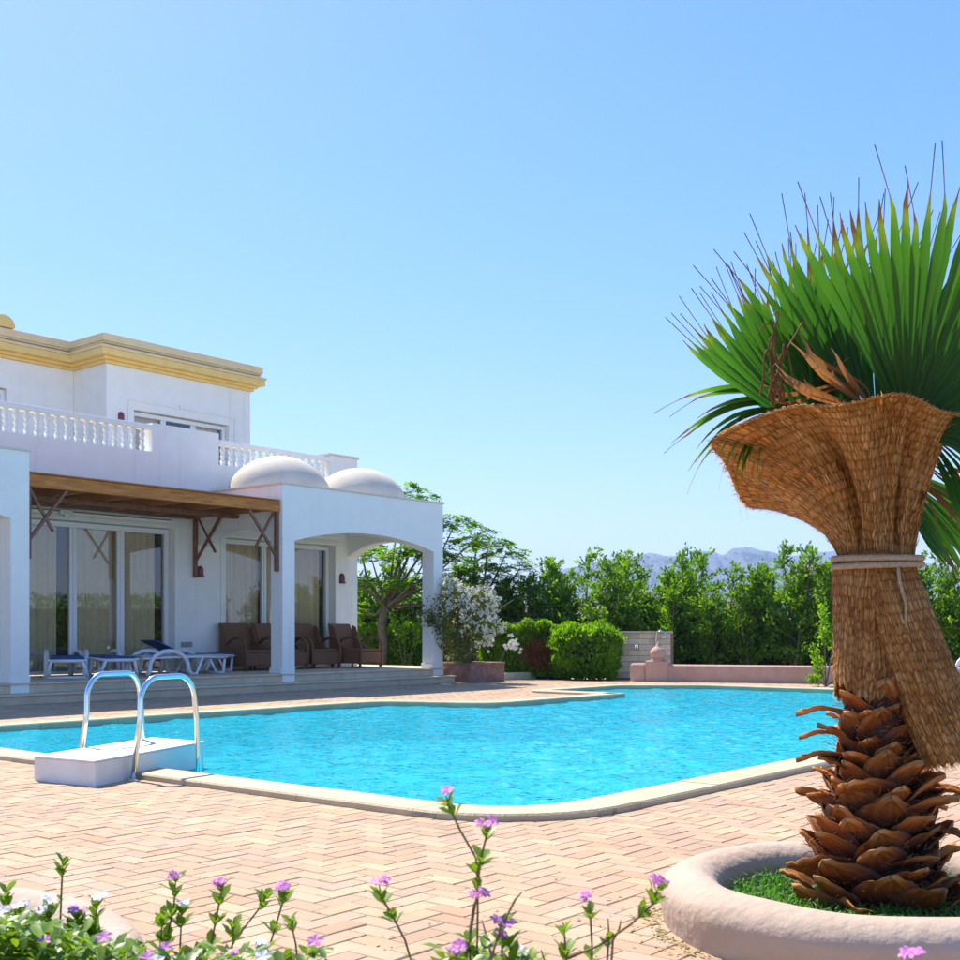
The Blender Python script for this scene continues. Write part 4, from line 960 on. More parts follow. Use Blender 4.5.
# pale buildings and mountains beyond the trees
for (x, y, w_, d_, h_, lab) in ((14, 92, 16, 9, 3.4, 'far pale pink building glimpsed between the slim trees'), (33, 105, 9, 8, 7.0, 'far pale flat roofed house behind the trees near the palm'), (-2, 98, 9, 8, 3.1, 'far pale low building left of the others behind the trees')):
    t = thing('distant_building', lab, 'building', (x, y, 0), -.3); MB().box(-w_/2, w_/2, 0, d_, -.03, h_).build('wall', M['pale'], t); MB().box(-w_/2-.2, w_/2+.2, -.2, d_+.2, h_, h_+.25).build('roof', M['pale'], t)
    nwin = int(w_/2)
    for k in range(nwin): MB().box(-w_/2+.8+k*2-.0, -w_/2+1.8+k*2, -.04, -.001, h_-2.0, h_-.9).build('window', M['room'], t)
def mountains():
    b = MB(); D = 4200; r = random.Random(4); ridge = [(540, 578), (570, 568), (590, 562), (605, 560), (620, 557), (635, 556), (650, 553), (668, 556), (685, 557), (700, 551), (712, 551), (722, 555), (735, 548), (748, 547), (765, 551), (790, 556), (820, 552), (850, 549), (880, 556), (920, 563), (980, 572), (1040, 585)]
    prof = []
    for k in range(len(ridge)-1):
        for q in range(6):
            f = q/6; x = ridge[k][0]*(1-f)+ridge[k+1][0]*f; g = (1-math.cos(PI*f))/2; y = ridge[k][1]*(1-g)+ridge[k+1][1]*g; prof.append((x, y+R.uniform(-.2, .2)))
    rows = 12
    for j in range(rows+1):
        f = j/rows
        for (x, y) in prof:
            X = (x-480)/1170*D; Z = 1.1+(632-y)/1170*D; zz = Z*(1-f)**.8 if j else Z
            b.v.append((X+r.uniform(-25, 25)*(j > 0), D-f*900+r.uniform(-60, 60)*(j > 0), max(-5, zz*(1+r.uniform(-.02, .02)*(0 < j < rows))) if j < rows else -5))
    n = len(prof)
    for j in range(rows):
        for k in range(n-1): b.f.append(((j+1)*n+k, (j+1)*n+k+1, j*n+k+1, j*n+k))
    i = len(b.v); b.v += [(v[0], D+500, -5) for v in b.v[:n]]
    for k in range(n-1): b.f.append((k, k+1, i+k+1, i+k))
    b.build('mountains', M['rock'], kind='structure', smooth=True)
mountains()

# ------------------------------------------------------------------ round planters
def ring(name, lab, c, ri, ro, z, soilz):
    t = thing(name, lab, 'planter', (c[0], c[1], 0)); b = MB(); seg = 96
    w_ = (ro-ri)/2; cx = (ro+ri)/2
    prof = [(ri+.02, 0), (ri, z-.09)]+[(cx-w_*math.cos(a_), z-.09+.09*math.sin(a_)) for a_ in [PI*k/14 for k in range(1, 14)]]+[(ro, z-.09), (ro-.005, z-.13), (ro-.02, 0)]
    n = len(prof)
    for q in range(seg):
        a_ = 2*PI*q/seg; wb = 1+.004*math.sin(a_*5)+.003*math.sin(a_*11)
        for r_, zz in prof: b.v.append((r_*wb*math.cos(a_), r_*wb*math.sin(a_), zz-.02 if zz == 0 else zz+.003*math.sin(a_*7)))
    for q in range(seg):
        for k in range(n-1): a0 = q*n+k; a1 = ((q+1) % seg)*n+k; b.f.append((a0, a0+1, a1+1, a1))
    b.f = [tuple(reversed(f)) for f in b.f]
    b.build('planter_ring', M['ring'], t, smooth=True)
    d = MB(); d.lathe([(ri+.03, -.02), (ri+.03, soilz), (.01, soilz+.02)], 0, 0, 40); d.build('soil', M['soil'], t)
    return t
ring('round_planter', 'round pink rendered planter ring around the palm trunk', PLANT_C, .57, .80, .20, .06)
ring('round_planter', 'round pink rendered planter ring with flowers in the near left corner', PL2_C, .74, .97, .20, .08)
def blades(n, pos, H, r, w_=.006):
    b = MB()
    for _ in range(n):
        p = Vector(pos(r)); h_ = H*r.uniform(.4, 1.1); a_ = r.uniform(0, 2*PI); l_ = r.uniform(.2, .9)*h_; d = Vector((math.cos(a_), math.sin(a_), 0)); s = d.cross(Vector((0, 0, 1)))*w_*r.uniform(.6, 1.2); i = len(b.v)
        m_ = p+d*l_*.35+Vector((0, 0, h_*.7)); e_ = p+d*l_+Vector((0, 0, h_*.8))
        b.v += [tuple(p-s), tuple(p+s), tuple(m_+s*.8), tuple(m_-s*.8), tuple(e_)]; b.f += [(i, i+1, i+2, i+3), (i+3, i+2, i+4)]
    return b
def gp(r):
    while True:
        x, y = r.uniform(-.56, .56), r.uniform(-.56, .56); q = math.hypot(x, y)
        if .12 < q < .55: return (PLANT_C[0]+x, PLANT_C[1]+y, .06)
o = blades(5200, gp, .085, random.Random(3), .004).build('grass', M['grass'], kind='stuff')
o['label'] = 'short green grass inside the palm planter ring'; o['category'] = 'grass'
o = blades(420, gp, .08, random.Random(5), .003).build('dry_grass', M['drygrass'], kind='stuff')
o['label'] = 'dry straw coloured grass tufts around the palm base'; o['category'] = 'grass'

lit = MB(); r = random.Random(9)
for _ in range(420):
    a_ = r.gauss(PI*1.05, .55); q = .80+abs(r.gauss(0, .05)) if r.random() < .75 else r.uniform(.8, 2.2); x, y = PLANT_C[0]+q*math.cos(a_), PLANT_C[1]+q*math.sin(a_); z = .003; s_ = r.uniform(.002, .008); t_ = r.uniform(0, 6); i = len(lit.v)
    for k in range(4): lit.v.append((x+s_*(1 if k % 2 else 2.2)*math.cos(t_+k*PI/2), y+s_*(1 if k % 2 else 2.2)*math.sin(t_+k*PI/2), z+r.uniform(0, .004)))
    lit.f.append((i, i+1, i+2, i+3))
o = lit.build('leaf_litter', M['drygrass'], kind='stuff'); o['label'] = 'dry leaf crumbs on the bricks beside the palm planter'; o['category'] = 'leaf litter'

# ------------------------------------------------------------------ palm
palm = thing('palm_tree', 'young fan palm wrapped in woven matting in the round pink planter', 'palm tree', (1.49, 4.40, 0))
PO = Vector((1.49, 4.40, 0))
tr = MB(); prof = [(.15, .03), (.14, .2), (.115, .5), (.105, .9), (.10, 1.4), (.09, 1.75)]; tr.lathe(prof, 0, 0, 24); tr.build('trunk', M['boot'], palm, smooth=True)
def boot_mesh(seed, L, Wd, curl):
    """old leaf base: a broad curved scale, ragged at its tip, outward = +x, up = +z"""
    r = random.Random(seed); b = MB(); uv = []; nx, ny = 9, 10
    RG = {}
    for side in (0, 1):
        for j in range(ny+1):
            t_ = j/ny; wd = (Wd*1.2*max(0, 1-t_**1.9)**.95+.004)/2
            for i in range(nx+1):
                s = i/nx*2-1; rag = 0 if j > ny-1 else (r.uniform(-.007, .009) if j > ny-5 else 0)+(.008*math.sin(s*17+seed) if ny-5 < j < ny-1 else 0)
                rag = RG.setdefault((j, i), rag); out = .02+L*(.55*t_+curl*t_*t_)-(s*s)*.040*(wd/(.56*Wd))**1.2*(1-t_*.2)+.008*(1-t_)*abs(s)*math.sin(t_*5+seed)-side*.007*(1-.5*t_); up = L*(t_*1.0-curl*.75*t_**2.6)+rag+.012*math.cos(s*6)*t_
                b.v.append((out, s*wd*(1-.12*side), up)); uv.append((i/nx, t_))
    st_ = (nx+1)*(ny+1)
    for j in range(ny):
        for i in range(nx):
            a0 = j*(nx+1)+i; b.f.append((a0, a0+1, a0+nx+2, a0+nx+1)); c0 = a0+st_; b.f.append((c0+nx+1, c0+nx+2, c0+1, c0))
    for i in range(nx): a0 = ny*(nx+1)+i; b.f.append((a0, a0+1, a0+1+st_, a0+st_))
    for j in range(ny):
        a0 = j*(nx+1); b.f.append((a0, a0+nx+1, a0+nx+1+st_, a0+st_)); a0 += nx; b.f.append((a0+nx+1, a0, a0+st_, a0+nx+1+st_))
    me = b.mesh('leaf_base', M['boot'], True); ul = me.uv_layers.new(name='UVMap')
    for lp in me.loops: ul.data[lp.index].uv = uv[lp.vertex_index]
    return me
BM = [boot_mesh(k, L, wd, c) for k, (L, wd, c) in enumerate([(.17, .22, .25), (.19, .17, .5), (.15, .25, .05), (.22, .14, .7), (.14, .20, .15), (.18, .24, .35)])]
nb = 112
for k in range(nb):
    f = k/nb; z = .03+.82*f; a_ = k*2.39996+R.uniform(-.15, .15); rad = .19*(1-f)**1.5+.048; tilt = .46*(1-f)**1.5-.20+R.uniform(-.14, .28)
    me = BM[R.choice((0, 2, 4, 5, 2)) if f < .55 else R.choice((0, 1, 2, 5))]; s = R.uniform(.66, 1.0)*(1-.12*f)
    rot = (Matrix.Rotation(a_, 4, 'Z') @ Matrix.Rotation(tilt, 4, 'Y') @ Matrix.Rotation(R.uniform(-.45, .45), 4, 'X')).to_euler()
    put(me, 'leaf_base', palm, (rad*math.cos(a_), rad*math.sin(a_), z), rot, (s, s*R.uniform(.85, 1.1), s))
# a few long curled ones standing out on both sides
for (a_, z, s, me, tl) in ((PI+.1, .76, .72, 3, .20), (PI-.15, .68, .62, 3, .25), (PI+.12, .60, .72, 3, .25), (-.1, .47, .9, 3, .35), (.15, .41, .8, 1, .4), (-.2, .33, .85, 3, .4), (PI, .45, .7, 1, .3)):
    put(BM[me], 'leaf_base', palm, (.09*math.cos(a_), .09*math.sin(a_), z), (Matrix.Rotation(a_, 4, 'Z') @ Matrix.Rotation(tl, 4, 'Y')).to_euler(), (s, s, s))

# matted brown hair between the leaf bases
mb = MB(); r = random.Random(41)
for _ in range(2600):
    f = r.random(); a_ = r.uniform(0, 2*PI); z = .04+.84*f; q = .19*(1-f)**1.5+.075+r.uniform(0, .07); d = Vector((math.cos(a_+r.gauss(0, .8)), math.sin(a_+r.gauss(0, .8)), r.uniform(-.3, 1.2))).normalized()
    p = Vector((q*math.cos(a_), q*math.sin(a_), z)); L = r.uniform(.015, .06); e = d.cross(Vector((r.gauss(0, 1), r.gauss(0, 1), r.gauss(0, 1)))).normalized()*r.uniform(.0006, .0014); m_ = p+d*L*.5; z_ = p+d*L+Vector((0, 0, -L*r.uniform(0, .5))); k = len(mb.v)
    mb.v += [tuple(p-e), tuple(p+e), tuple(m_+e), tuple(m_-e), tuple(z_)]; mb.f += [(k, k+1, k+2, k+3), (k+3, k+2, k+4)]
mb.build('matted_fibre', M['brownfibre'], palm, kind='stuff')

def uvgrid(name, fn, nu, nv, m, parent, uvf, solid=.006, closed=False):
    b = MB(); uv = []
    for j in range(nv+1):
        for i in range(nu+1): b.v.append(tuple(fn(i/nu, j/nv)-PO)); uv.append(uvf(i/nu, j/nv))
    for j in range(nv):
        for i in range(nu): a0 = j*(nu+1)+i; b.f.append((a0, a0+1, a0+nu+2, a0+nu+1))
    o = b.build(name, m, parent, smooth=True); ul = o.data.uv_layers.new(name='UVMap')
    for lp in o.data.loops: ul.data[lp.index].uv = uv[lp.vertex_index]
    if solid: md = o.modifiers.new('thickness', 'SOLIDIFY'); md.thickness = solid; md.offset = -1
    return o
def lerpring(keys, a_):
    """keys: (angle deg, X, Y, Z) sorted; smooth periodic interpolation"""
    n = len(keys); d = math.degrees(a_) % 360
    for k in range(n):
        a0 = keys[k][0]; a1 = keys[(k+1) % n][0]+(360 if k == n-1 else 0); dd = d if d >= a0 else d+360
        if a0 <= dd < a1:
            f = (dd-a0)/(a1-a0); P = [Vector(keys[(k+q) % n][1:]) for q in (-1, 0, 1, 2)]
            return .5*((2*P[1])+(-P[0]+P[2])*f+(2*P[0]-5*P[1]+4*P[2]-P[3])*f*f+(-P[0]+3*P[1]-3*P[2]+P[3])*f**3)
RIM = [(0, 1.72, 4.40, 1.85), (45, 1.60, 4.62, 1.76), (90, 1.36, 4.78, 1.66), (135, 1.11, 4.76, 1.61), (168, .955, 4.56, 1.74), (190, .875, 4.40, 1.835), (215, 1.035, 4.17, 1.872), (240, 1.22, 4.04, 1.893), (270, 1.45, 4.0, 1.90), (315, 1.69, 4.15, 1.865)]
def fold(a_, amp):
    return amp*(math.sin(a_*9+.6)+.6*math.sin(a_*5-1.0)+.35*math.sin(a_*17+2))
def upper(i, t_):
    a_ = 2*PI*i; rim = lerpring(RIM, a_); nk = Vector((1.492+.135*math.cos(a_), 4.40+.125*math.sin(a_), 1.375))
    hz = t_**1.55; vz = 1-(1-t_)**1.35
    p = Vector((nk.x+(rim.x-nk.x)*hz, nk.y+(rim.y-nk.y)*hz, nk.z+(rim.z-nk.z)*vz))
    d = Vector((math.cos(a_), math.sin(a_), -.2)); p += d*fold(a_, .011)*math.sin(PI*min(1, t_*1.05))**.7*(1+t_)
    p += d*(-.06*math.exp(-((a_-4.98)/.09)**2)-.07*math.exp(-((a_-3.95)/.10)**2)-.06*math.exp(-((a_-5.60)/.08)**2))*math.sin(PI*t_**.8)
    p += d*.0018*math.sin(a_*61+t_*9)
    p.z += .012*math.sin(a_*7)*t_+(R.uniform(-.004, .006) if t_ > .995 else 0)
    return p
wrap = uvgrid('matting_cone', upper, 420, 120, M['weave'], palm, lambda i, t_: (i*1.9, .62+t_*.62))
def lowerw(i, t_):
    a_ = 2*PI*i; r_ = .128+.004*math.sin(t_*9)-.010*t_; c = Vector((1.480-.012*t_, 4.41, 1.375-.50*t_))
    rr = r_+fold(a_, .006)*math.sin(PI*min(1, .12+t_))+.002*math.sin(a_*37)
    z = c.z-(.03*math.sin(a_*3+1)+.012*math.sin(a_*19))*t_
    return Vector((c.x+rr*math.cos(a_), c.y+rr*math.sin(a_), z))
uvgrid('matting_sleeve', lowerw, 260, 80, M['weave'], palm, lambda i, t_: (i*1.0, .62-t_*.5))
def flap(i, t_):
    a_ = 2*PI*i; ax = .108+.012*t_; ay = .09+.02*t_
    c = Vector((1.505+.08*t_+.17*t_**1.5, 4.345-.06*t_, 1.375-.73*t_))
    if math.sin(a_) > 0: ay *= .6
    rr = 1+fold(a_, .03)+.01*math.sin(a_*33); z = c.z-(.03*math.cos(a_)*-1+.008*math.sin(a_*23))*t_
    neck = 1-.12*math.exp(-(t_/.15)**2)
    return Vector((c.x+ax*rr*neck*math.cos(a_), c.y+ay*rr*neck*math.sin(a_), z))
uvgrid('matting_flap', flap, 240, 110, M['weave'], palm, lambda i, t_: (i*1.05+3, 1.62-t_*.76))
# loose fibres standing off the matting, frayed rim and hem
def fibres(fn, n, tf, seedn, lf, lift):
    r = random.Random(seedn); b = MB()
    for _ in range(n):
        i = r.random(); t_ = tf(r); p = fn(i, t_); q = fn(i, min(1, t_+.03) if t_ < .97 else t_-.03); d = (q-p) if t_ < .97 else (p-q); d = d.normalized()
        e = (fn((i+.003) % 1, t_)-p).normalized(); nn = e.cross(d).normalized(); c_ = Vector((1.49, 4.40, p.z)); nn = nn if nn.dot(p-c_) > 0 else -nn
        L = lf(r); d = (d+e*r.gauss(0, .22)).normalized(); w_ = r.uniform(.0007, .0018); k = len(b.v); p = p-PO+nn*.002
        m_ = p+d*L*.5+nn*L*lift*r.uniform(.1, .5); z_ = p+d*L+nn*L*lift*r.uniform(.2, 1.4)
        b.v += [tuple(p-e*w_), tuple(p+e*w_), tuple(m_+e*w_), tuple(m_-e*w_), tuple(z_)]; b.f += [(k, k+1, k+2, k+3), (k+3, k+2, k+4)]
    return b
fb = fibres(upper, 2600, lambda r: r.uniform(.05, .95), 1, lambda r: r.uniform(.012, .045), .45).build('loose_fibres', M['straw'], palm, kind='stuff')
fibres(upper, 1500, lambda r: r.uniform(.975, 1), 2, lambda r: r.uniform(.006, .03), .4).build('frayed_rim', M['straw'], palm, kind='stuff')
fibres(lowerw, 900, lambda r: r.uniform(.05, .95), 3, lambda r: r.uniform(.012, .04), .5).build('loose_fibres', M['straw'], palm, kind='stuff')
fibres(flap, 1300, lambda r: r.uniform(.05, .95), 4, lambda r: r.uniform(.012, .04), .5).build('loose_fibres', M['straw'], palm, kind='stuff')
fibres(flap, 900, lambda r: r.uniform(.98, 1), 5, lambda r: r.uniform(.01, .035), .3).build('frayed_hem', M['straw'], palm, kind='stuff')
# rope tie
rp_ = MB()
for (dz, ph) in ((0.013, 0), (-.014, .8)):
    pts = [(.003+(.158+.003*math.sin(5*a_))*math.cos(a_), -.012+(.158)*math.sin(a_), 1.362+dz+.006*math.sin(a_+ph)) for a_ in [2*PI*k/64 for k in range(65)]]
    rp_.tube(pts, .0115, 9)
rp_.tube([(.02, -.17, 1.35), (.022, -.185, 1.28), (.05, -.17, 1.20), (.045, -.175, 1.08)], .006, 6)
rp_.build('rope_tie', M['rope'], palm, smooth=True)

# fan leaves: frond > leaflet
def leaflet(L, w0, solid, droop, r, dry=0, curl=0, split=.60):
    """blade along +x, faces +-z; V-folded; ends in a thread"""
    b = MB(); uv = []; n = 18; short = (not dry) and r.random() < .25; kink = r.choice((-.22, -.1, 0, .08, .15, .25))
    for k in range(n+1):
        t_ = k/n
        if short: t_ = min(t_, solid+.06+.0002*k)
        if t_ < split: w_ = w0*t_/split
        elif t_ < solid: w_ = w0*(1-.62*((t_-split)/(solid-split))**1.3)
        else: w_ = max(.0016, w0*.38*(1-(t_-solid)/.05)) if t_ < solid+.05 else .0018
        w_ = max(w_, .0012)
        z = -droop*L*t_**2.4+curl*math.sin(t_*7)*.03; y = curl*.05*math.sin(t_*5+1)+(kink*(t_-solid)*(t_ > solid))
        x = L*t_*(1-.35*droop*t_**2); fo = w_*.32
        b.v += [(x, y-w_, z+fo), (x, y, z-fo), (x, y+w_, z+fo)]; uv += [(0, t_), (.5, t_), (1, t_)]
    for k in range(n):
        a0 = 3*k; b.f += [(a0, a0+3, a0+4, a0+1), (a0+1, a0+4, a0+5, a0+2)]
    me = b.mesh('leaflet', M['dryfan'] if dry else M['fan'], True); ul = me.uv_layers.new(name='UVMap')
    for lp in me.loops: ul.data[lp.index].uv = uv[lp.vertex_index]
    return me
def frond(hub, look, up, a0, a1, n, L, droop, seed, dry=0, var=.08, solid=.76, curl=0, lenf=None, petiole=None, cup=.12, w=None):
    """fan in the plane facing `look`, leaflets from angle a0 to a1 (0 = its right, 90 = its up)"""
    r = random.Random(seed); g = bpy.data.objects.new('frond', None); COL.objects.link(g); g.parent = palm
    hub = Vector(hub)-PO; nz = Vector(look).normalized(); ux = Vector(up).cross(nz).normalized(); uy = nz.cross(ux)
    g.location = hub
    step = math.radians(abs(a1-a0)/n); hw = (w or math.tan(step/2)*L*.62*1.2)
    mesh = [leaflet(L, hw, solid+r.uniform(-.05, .04), droop*r.uniform(.8, 1.3), r, dry, curl) for _ in range(7)]
    for k in range(n):
        a_ = math.radians(a0+(a1-a0)*(k+.5)/n)+r.uniform(-.012, .012); tl = cup*(1+.25*r.uniform(-1, 1))+(.012 if k % 2 else -.012)
        d = (ux*math.cos(a_)+uy*math.sin(a_))*math.cos(tl)+nz*math.sin(tl)
        if curl: d = (d+Vector((r.gauss(0, .12), r.gauss(0, .12), r.gauss(0, .12)))).normalized()
        # local z leans so that droop falls away from the fan's front/back and down
        zz = (nz*-.55+Vector((0, 0, 1))*.9 if droop > .15 else nz*-1); zz = (zz-d*zz.dot(d)).normalized(); yy = zz.cross(d)
        m3 = Matrix((d, yy, zz)).transposed(); s = (lenf(a_) if lenf else 1)*r.uniform(1-var, 1+var*.6)
        put(r.choice(mesh), 'leaflet', g, (0, 0, 0), m3.to_euler(), (s, .5+.5*s, s))
    if petiole:
        MB().tube([(0, 0, 0), tuple((Vector(petiole)-PO-hub)*.5+Vector((0, 0, .01))), tuple(Vector(petiole)-PO-hub)], [.010, .013, .016], 7).build('petiole', M['fan'], g, smooth=True)
    return g
core_ = (1.49, 4.40, 1.55)
# big fan facing the camera
frond((1.545, 4.22, 1.83), (-.05, -1, -.16), (0, 0, 1), 124, -24, 44, .95, .0, 1, solid=.81, cup=.10, petiole=core_)
frond((1.50, 4.42, 1.84), (.05, -1, -.05), (0, 0, 1), 132, 10, 36, .93, .02, 2, solid=.80, cup=.02, petiole=core_)
# fan behind to the left, seen half edge on
frond((1.30, 4.50, 1.84), (.30, -1, .10), (-.25, 0, 1), 140, 52, 23, .77, .05, 3, solid=.78, cup=.05, petiole=core_)
frond((1.27, 4.62, 1.86), (-.35, -1, .2), (-.5, 0, 1), 112, 40, 18, .78, .08, 4, solid=.78, cup=.02, petiole=core_)
frond((1.42, 4.52, 1.86), (-.05, -1, .05), (-.1, 0, 1), 128, 78, 12, .86, .03, 12, solid=.79, cup=.02, petiole=core_)
# drooping fan at lower left
frond((1.23, 4.42, 1.93), (-.2, -.9, .5), (-1, 0, .22), 122, 48, 16, .47, .80, 5, solid=.84, cup=.0, petiole=core_, w=.014, var=.18)
frond((1.20, 4.50, 1.90), (-.2, -.9, .6), (-1, 0, .0), 112, 60, 7, .42, .85, 15, solid=.84, cup=.0, petiole=core_, w=.013, var=.2)
# drooping fans at right
frond((1.60, 4.50, 1.72), (.5, -.8, .3), (1, 0, -1.0), 140, 45, 14, .62, .30, 6, solid=.80, cup=.05, petiole=core_, w=.015, var=.25)
frond((1.66, 4.40, 1.86), (.2, -1, .3), (1, 0, -.5), 130, 40, 12, .66, .70, 16, solid=.82, cup=.05, petiole=core_, w=.014, var=.2)
frond((1.72, 4.5, 1.88), (.2, -1, .3), (1, 0, .3), 130, 60, 12, .80, .35, 7, solid=.78, cup=.05, petiole=core_)
# dry leaflets between the fans
frond((1.42, 4.17, 1.84), (.1, -1, -.1), (-.9, 0, .75), 112, 68, 6, .44, .05, 8, dry=1, solid=.9, curl=.35, cup=.06, petiole=core_, w=.014, var=.3)
frond((1.34, 4.16, 1.88), (-.2, -1, .1), (-.7, 0, 1), 110, 60, 5, .32, .30, 9, dry=1, solid=.86, curl=1.0, cup=.06, w=.012, var=.4)
frond((1.66, 4.32, 1.76), (.3, -1, 0), (.8, 0, -1), 140, 30, 9, .45, .3, 10, dry=1, solid=.86, curl=.8, cup=.06, w=.011, var=.4)
# curled dry threads
b = MB(); r = random.Random(31)
for k in range(9):
    p = at(772+r.uniform(-12, 14), 400+r.uniform(-6, 8), 4.12)-PO; q = at(778+r.uniform(-18, 24), 330+r.uniform(-30, 30), 4.10)-PO; m_ = p.lerp(q, .5)+Vector((r.uniform(-.05, .05), -.03, r.uniform(-.02, .05))); e_ = q+Vector((r.uniform(-.05, .05), 0, -r.uniform(.03, .12)))
    path = [p]; c1 = m_; c2 = q+Vector((r.uniform(-.02, .05), 0, .06)); c3 = e_
    for q_ in range(1, 17):
        f = q_/16; path.append(p*(1-f)**3+c1*3*f*(1-f)**2+c2*3*f*f*(1-f)*1.0+c3*f**3+Vector((.006*math.sin(f*9+k), 0, .004*math.cos(f*11+k))))
    b.tube(path, [.0045*(1-.6*x_/16) for x_ in range(17)], 5, cap=False)
b.build('dry_threads', M['dryfan'], palm, smooth=True)

# ------------------------------------------------------------------ foreground periwinkles
def pleaf(b, p, d, n, L):
    d = Vector(d).normalized(); n = Vector(n); n = (n-d*n.dot(d)).normalized(); s = d.cross(n); w_ = L*.24; i = len(b.v); p = Vector(p)
    b.v += [tuple(p), tuple(p+d*L*.3+s*w_*.8+n*L*.05), tuple(p+d*L*.68+s*w_+n*L*.06), tuple(p+d*L-n*L*.05), tuple(p+d*L*.68-s*w_+n*L*.06), tuple(p+d*L*.3-s*w_*.8+n*L*.05), tuple(p+d*L*.3), tuple(p+d*L*.68)]
    b.f += [(i, i+1, i+6), (i+1, i+2, i+7, i+6), (i+2, i+3, i+7), (i, i+6, i+5), (i+6, i+7, i+4, i+5), (i+7, i+3, i+4)]
def lmesh(k):
    b = MB(); pleaf(b, (0, 0, 0), (1, 0, .0), (0, 0, 1), 1.0); return b.mesh('leaf', M['vleaf'], True)
LM = lmesh(0)
def fmesh(m):
    b = MB(); n = 5
    for k in range(n):
        a_ = 2*PI*k/n; c, s = math.cos(a_), math.sin(a_); i = len(b.v)
        def T(x, y, z): return (x*c-y*s, x*s+y*c, z)
        b.v += [T(.04, 0, 0), T(.55, .36, .12), T(.95, .30, .04), T(1.0, -.1, .0), T(.6, -.34, .08)]; b.f += [(i, i+1, i+2, i+3, i+4)]
    b.tube([(0, 0, -.9), (0, 0, .05)], [.05, .09], 5); return b.mesh('flower', m, False)
FMp, FMw = fmesh(M['pinkfl']), fmesh(M['palepink'])
nleaf = [0]
def shoot(t, path, r, whorls, flower=None, L=.05, bend=0):
    """path: world points from root to tip; whorls: fractions along it that carry leaves; leaves are parts"""
    o = Vector(t.location); P = [Vector(p)-o for p in path]
    MB().tube(P, [.0032]+[.0026]*(len(P)-2)+[.0015], 6).build('stem', M['stem'], t, smooth=True)
    Ls = [0]
    for k in range(len(P)-1): Ls.append(Ls[-1]+(P[k+1]-P[k]).length)
    def atf(f):
        d = f*Ls[-1]
        for k in range(len(P)-1):
            if d <= Ls[k+1]: q = (d-Ls[k])/(Ls[k+1]-Ls[k]); return P[k].lerp(P[k+1], q), (P[k+1]-P[k]).normalized()
        return P[-1], (P[-1]-P[-2]).normalized()
    for (f, nl, sz) in whorls:
        p, d = atf(f); a0 = r.uniform(0, 6)
        for k in range(nl):
            a_ = a0+2*PI*k/nl+r.uniform(-.3, .3); side = d.orthogonal().normalized(); side = (Matrix.Rotation(a_, 3, d) @ side); e_ = (side+d*r.uniform(.5, 1.6)).normalized(); nn = (d-e_*d.dot(e_)).normalized(); yy = nn.cross(e_)
            m3 = Matrix((e_, yy, nn)).transposed(); s = L*sz*r.uniform(.75, 1.15); q = p-d*r.uniform(0, .02)
            put(LM, 'leaf', t, q, m3.to_euler(), (s, s, s)); nleaf[0] += 1
    if flower:
        for k in range(flower[1]):
            nrm = (P[-1]-P[-2]).normalized()+Vector((r.gauss(0, .4), -.5+r.gauss(0, .2), r.uniform(0, .4))); p = P[-1]+Vector((r.uniform(-.014, .014), r.uniform(-.01, .01), r.uniform(.004, .016)))
            put(flower[0], 'flower', t, p, nrm.to_track_quat('Z', 'Y').to_euler(), (.0155,)*3)
def plant(lab, D, shoots, seed, group='flowering periwinkles in the foreground', soil=0.0):
    """shoots: (list of (px, py, dD) from the bottom upwards, whorls, flower)"""
    r = random.Random(seed); f0 = at(*shoots[0][0][0][:2], D); t = thing('periwinkle', lab, 'flowering plant', (f0.x, f0.y, 0), 0, group)
    for pts, wh, fl in shoots:
        path = [at(x, y, D+dd) for x, y, dd in pts]; root = path[0].copy(); root.z = soil; root.x = root.x*.8+f0.x*.2
        if path[0].z > soil+.03: path = [root]+path
        shoot(t, path, r, wh, fl, .048)
    return t
W1 = [(.72, 4, .8), (.88, 5, 1), (.97, 6, .9)]; W2 = [(.55, 4, .9), (.68, 4, 1), (.82, 5, 1), (.93, 5, 1), (.99, 4, .8)]
top = [(.93, 5, .9), (.985, 6, .8)]
P1, P3, N0 = (FMp, 1), (FMp, 3), None
plant('tall forked periwinkle with two lilac heads rising in front of the pool edge', 2.45, [
    ([(462, 985, 0), (472, 925, 0), (478, 888, .02), (476, 858, .02), (460, 830, .02), (449, 806, 0), (446, 796, 0)], [(.28, 3, .8), (.40, 6, .8), (.72, 3, .7), (.78, 4, .8), (.95, 5, .8), (.99, 4, .8)], (FMp, 2)),
    ([(478, 888, .02), (480, 862, .0), (486, 838, 0), (488, 826, 0)], [(.9, 6, 1), (.98, 5, .9)], (FMp, 3)),
    ([(470, 930, .02), (474, 905, -.02), (478, 897, -.02)], [(.8, 5, .8)], P3),
    ([(500, 985, .03), (490, 950, .02), (482, 920, .02)], [(.9, 3, .6)], N0)], 1)
plant('single bare stemmed periwinkle with one pink bloom leaning left over the bricks', 2.6, [
    ([(418, 985, 0), (405, 940, 0), (392, 915, 0), (382, 898, 0), (379, 885, 0)], [(.86, 6, .9), (.95, 6, .9)], P3)], 2)
plant('periwinkle with a long arching stem and bright pink bloom by the planter ring', 2.5, [
    ([(540, 985, 0), (560, 962, 0), (600, 945, -.03), (630, 925, -.05), (652, 905, -.06), (659, 886, -.06)], [(.90, 6, .9), (.96, 6, .9), (1, 3, .7)], (FMp, 4)),
    ([(592, 990, 0), (592, 945, 0), (590, 910, 0), (589, 900, 0)], [(.45, 3, .8), (.62, 5, 1), (.78, 4, 1), (.95, 5, .9)], (FMp, 2)),
    ([(566, 985, 0), (565, 940, 0), (563, 922, 0)], [(.86, 5, .9), (.97, 4, .8)], N0),
    ([(608, 950, -.03), (609, 935, -.03), (608, 918, -.03)], [(.7, 5, .9), (.9, 5, .7)], N0),
    ([(613, 940, -.03), (619, 930, -.03), (621, 920, -.03)], [(.6, 5, .9)], N0)], 3)
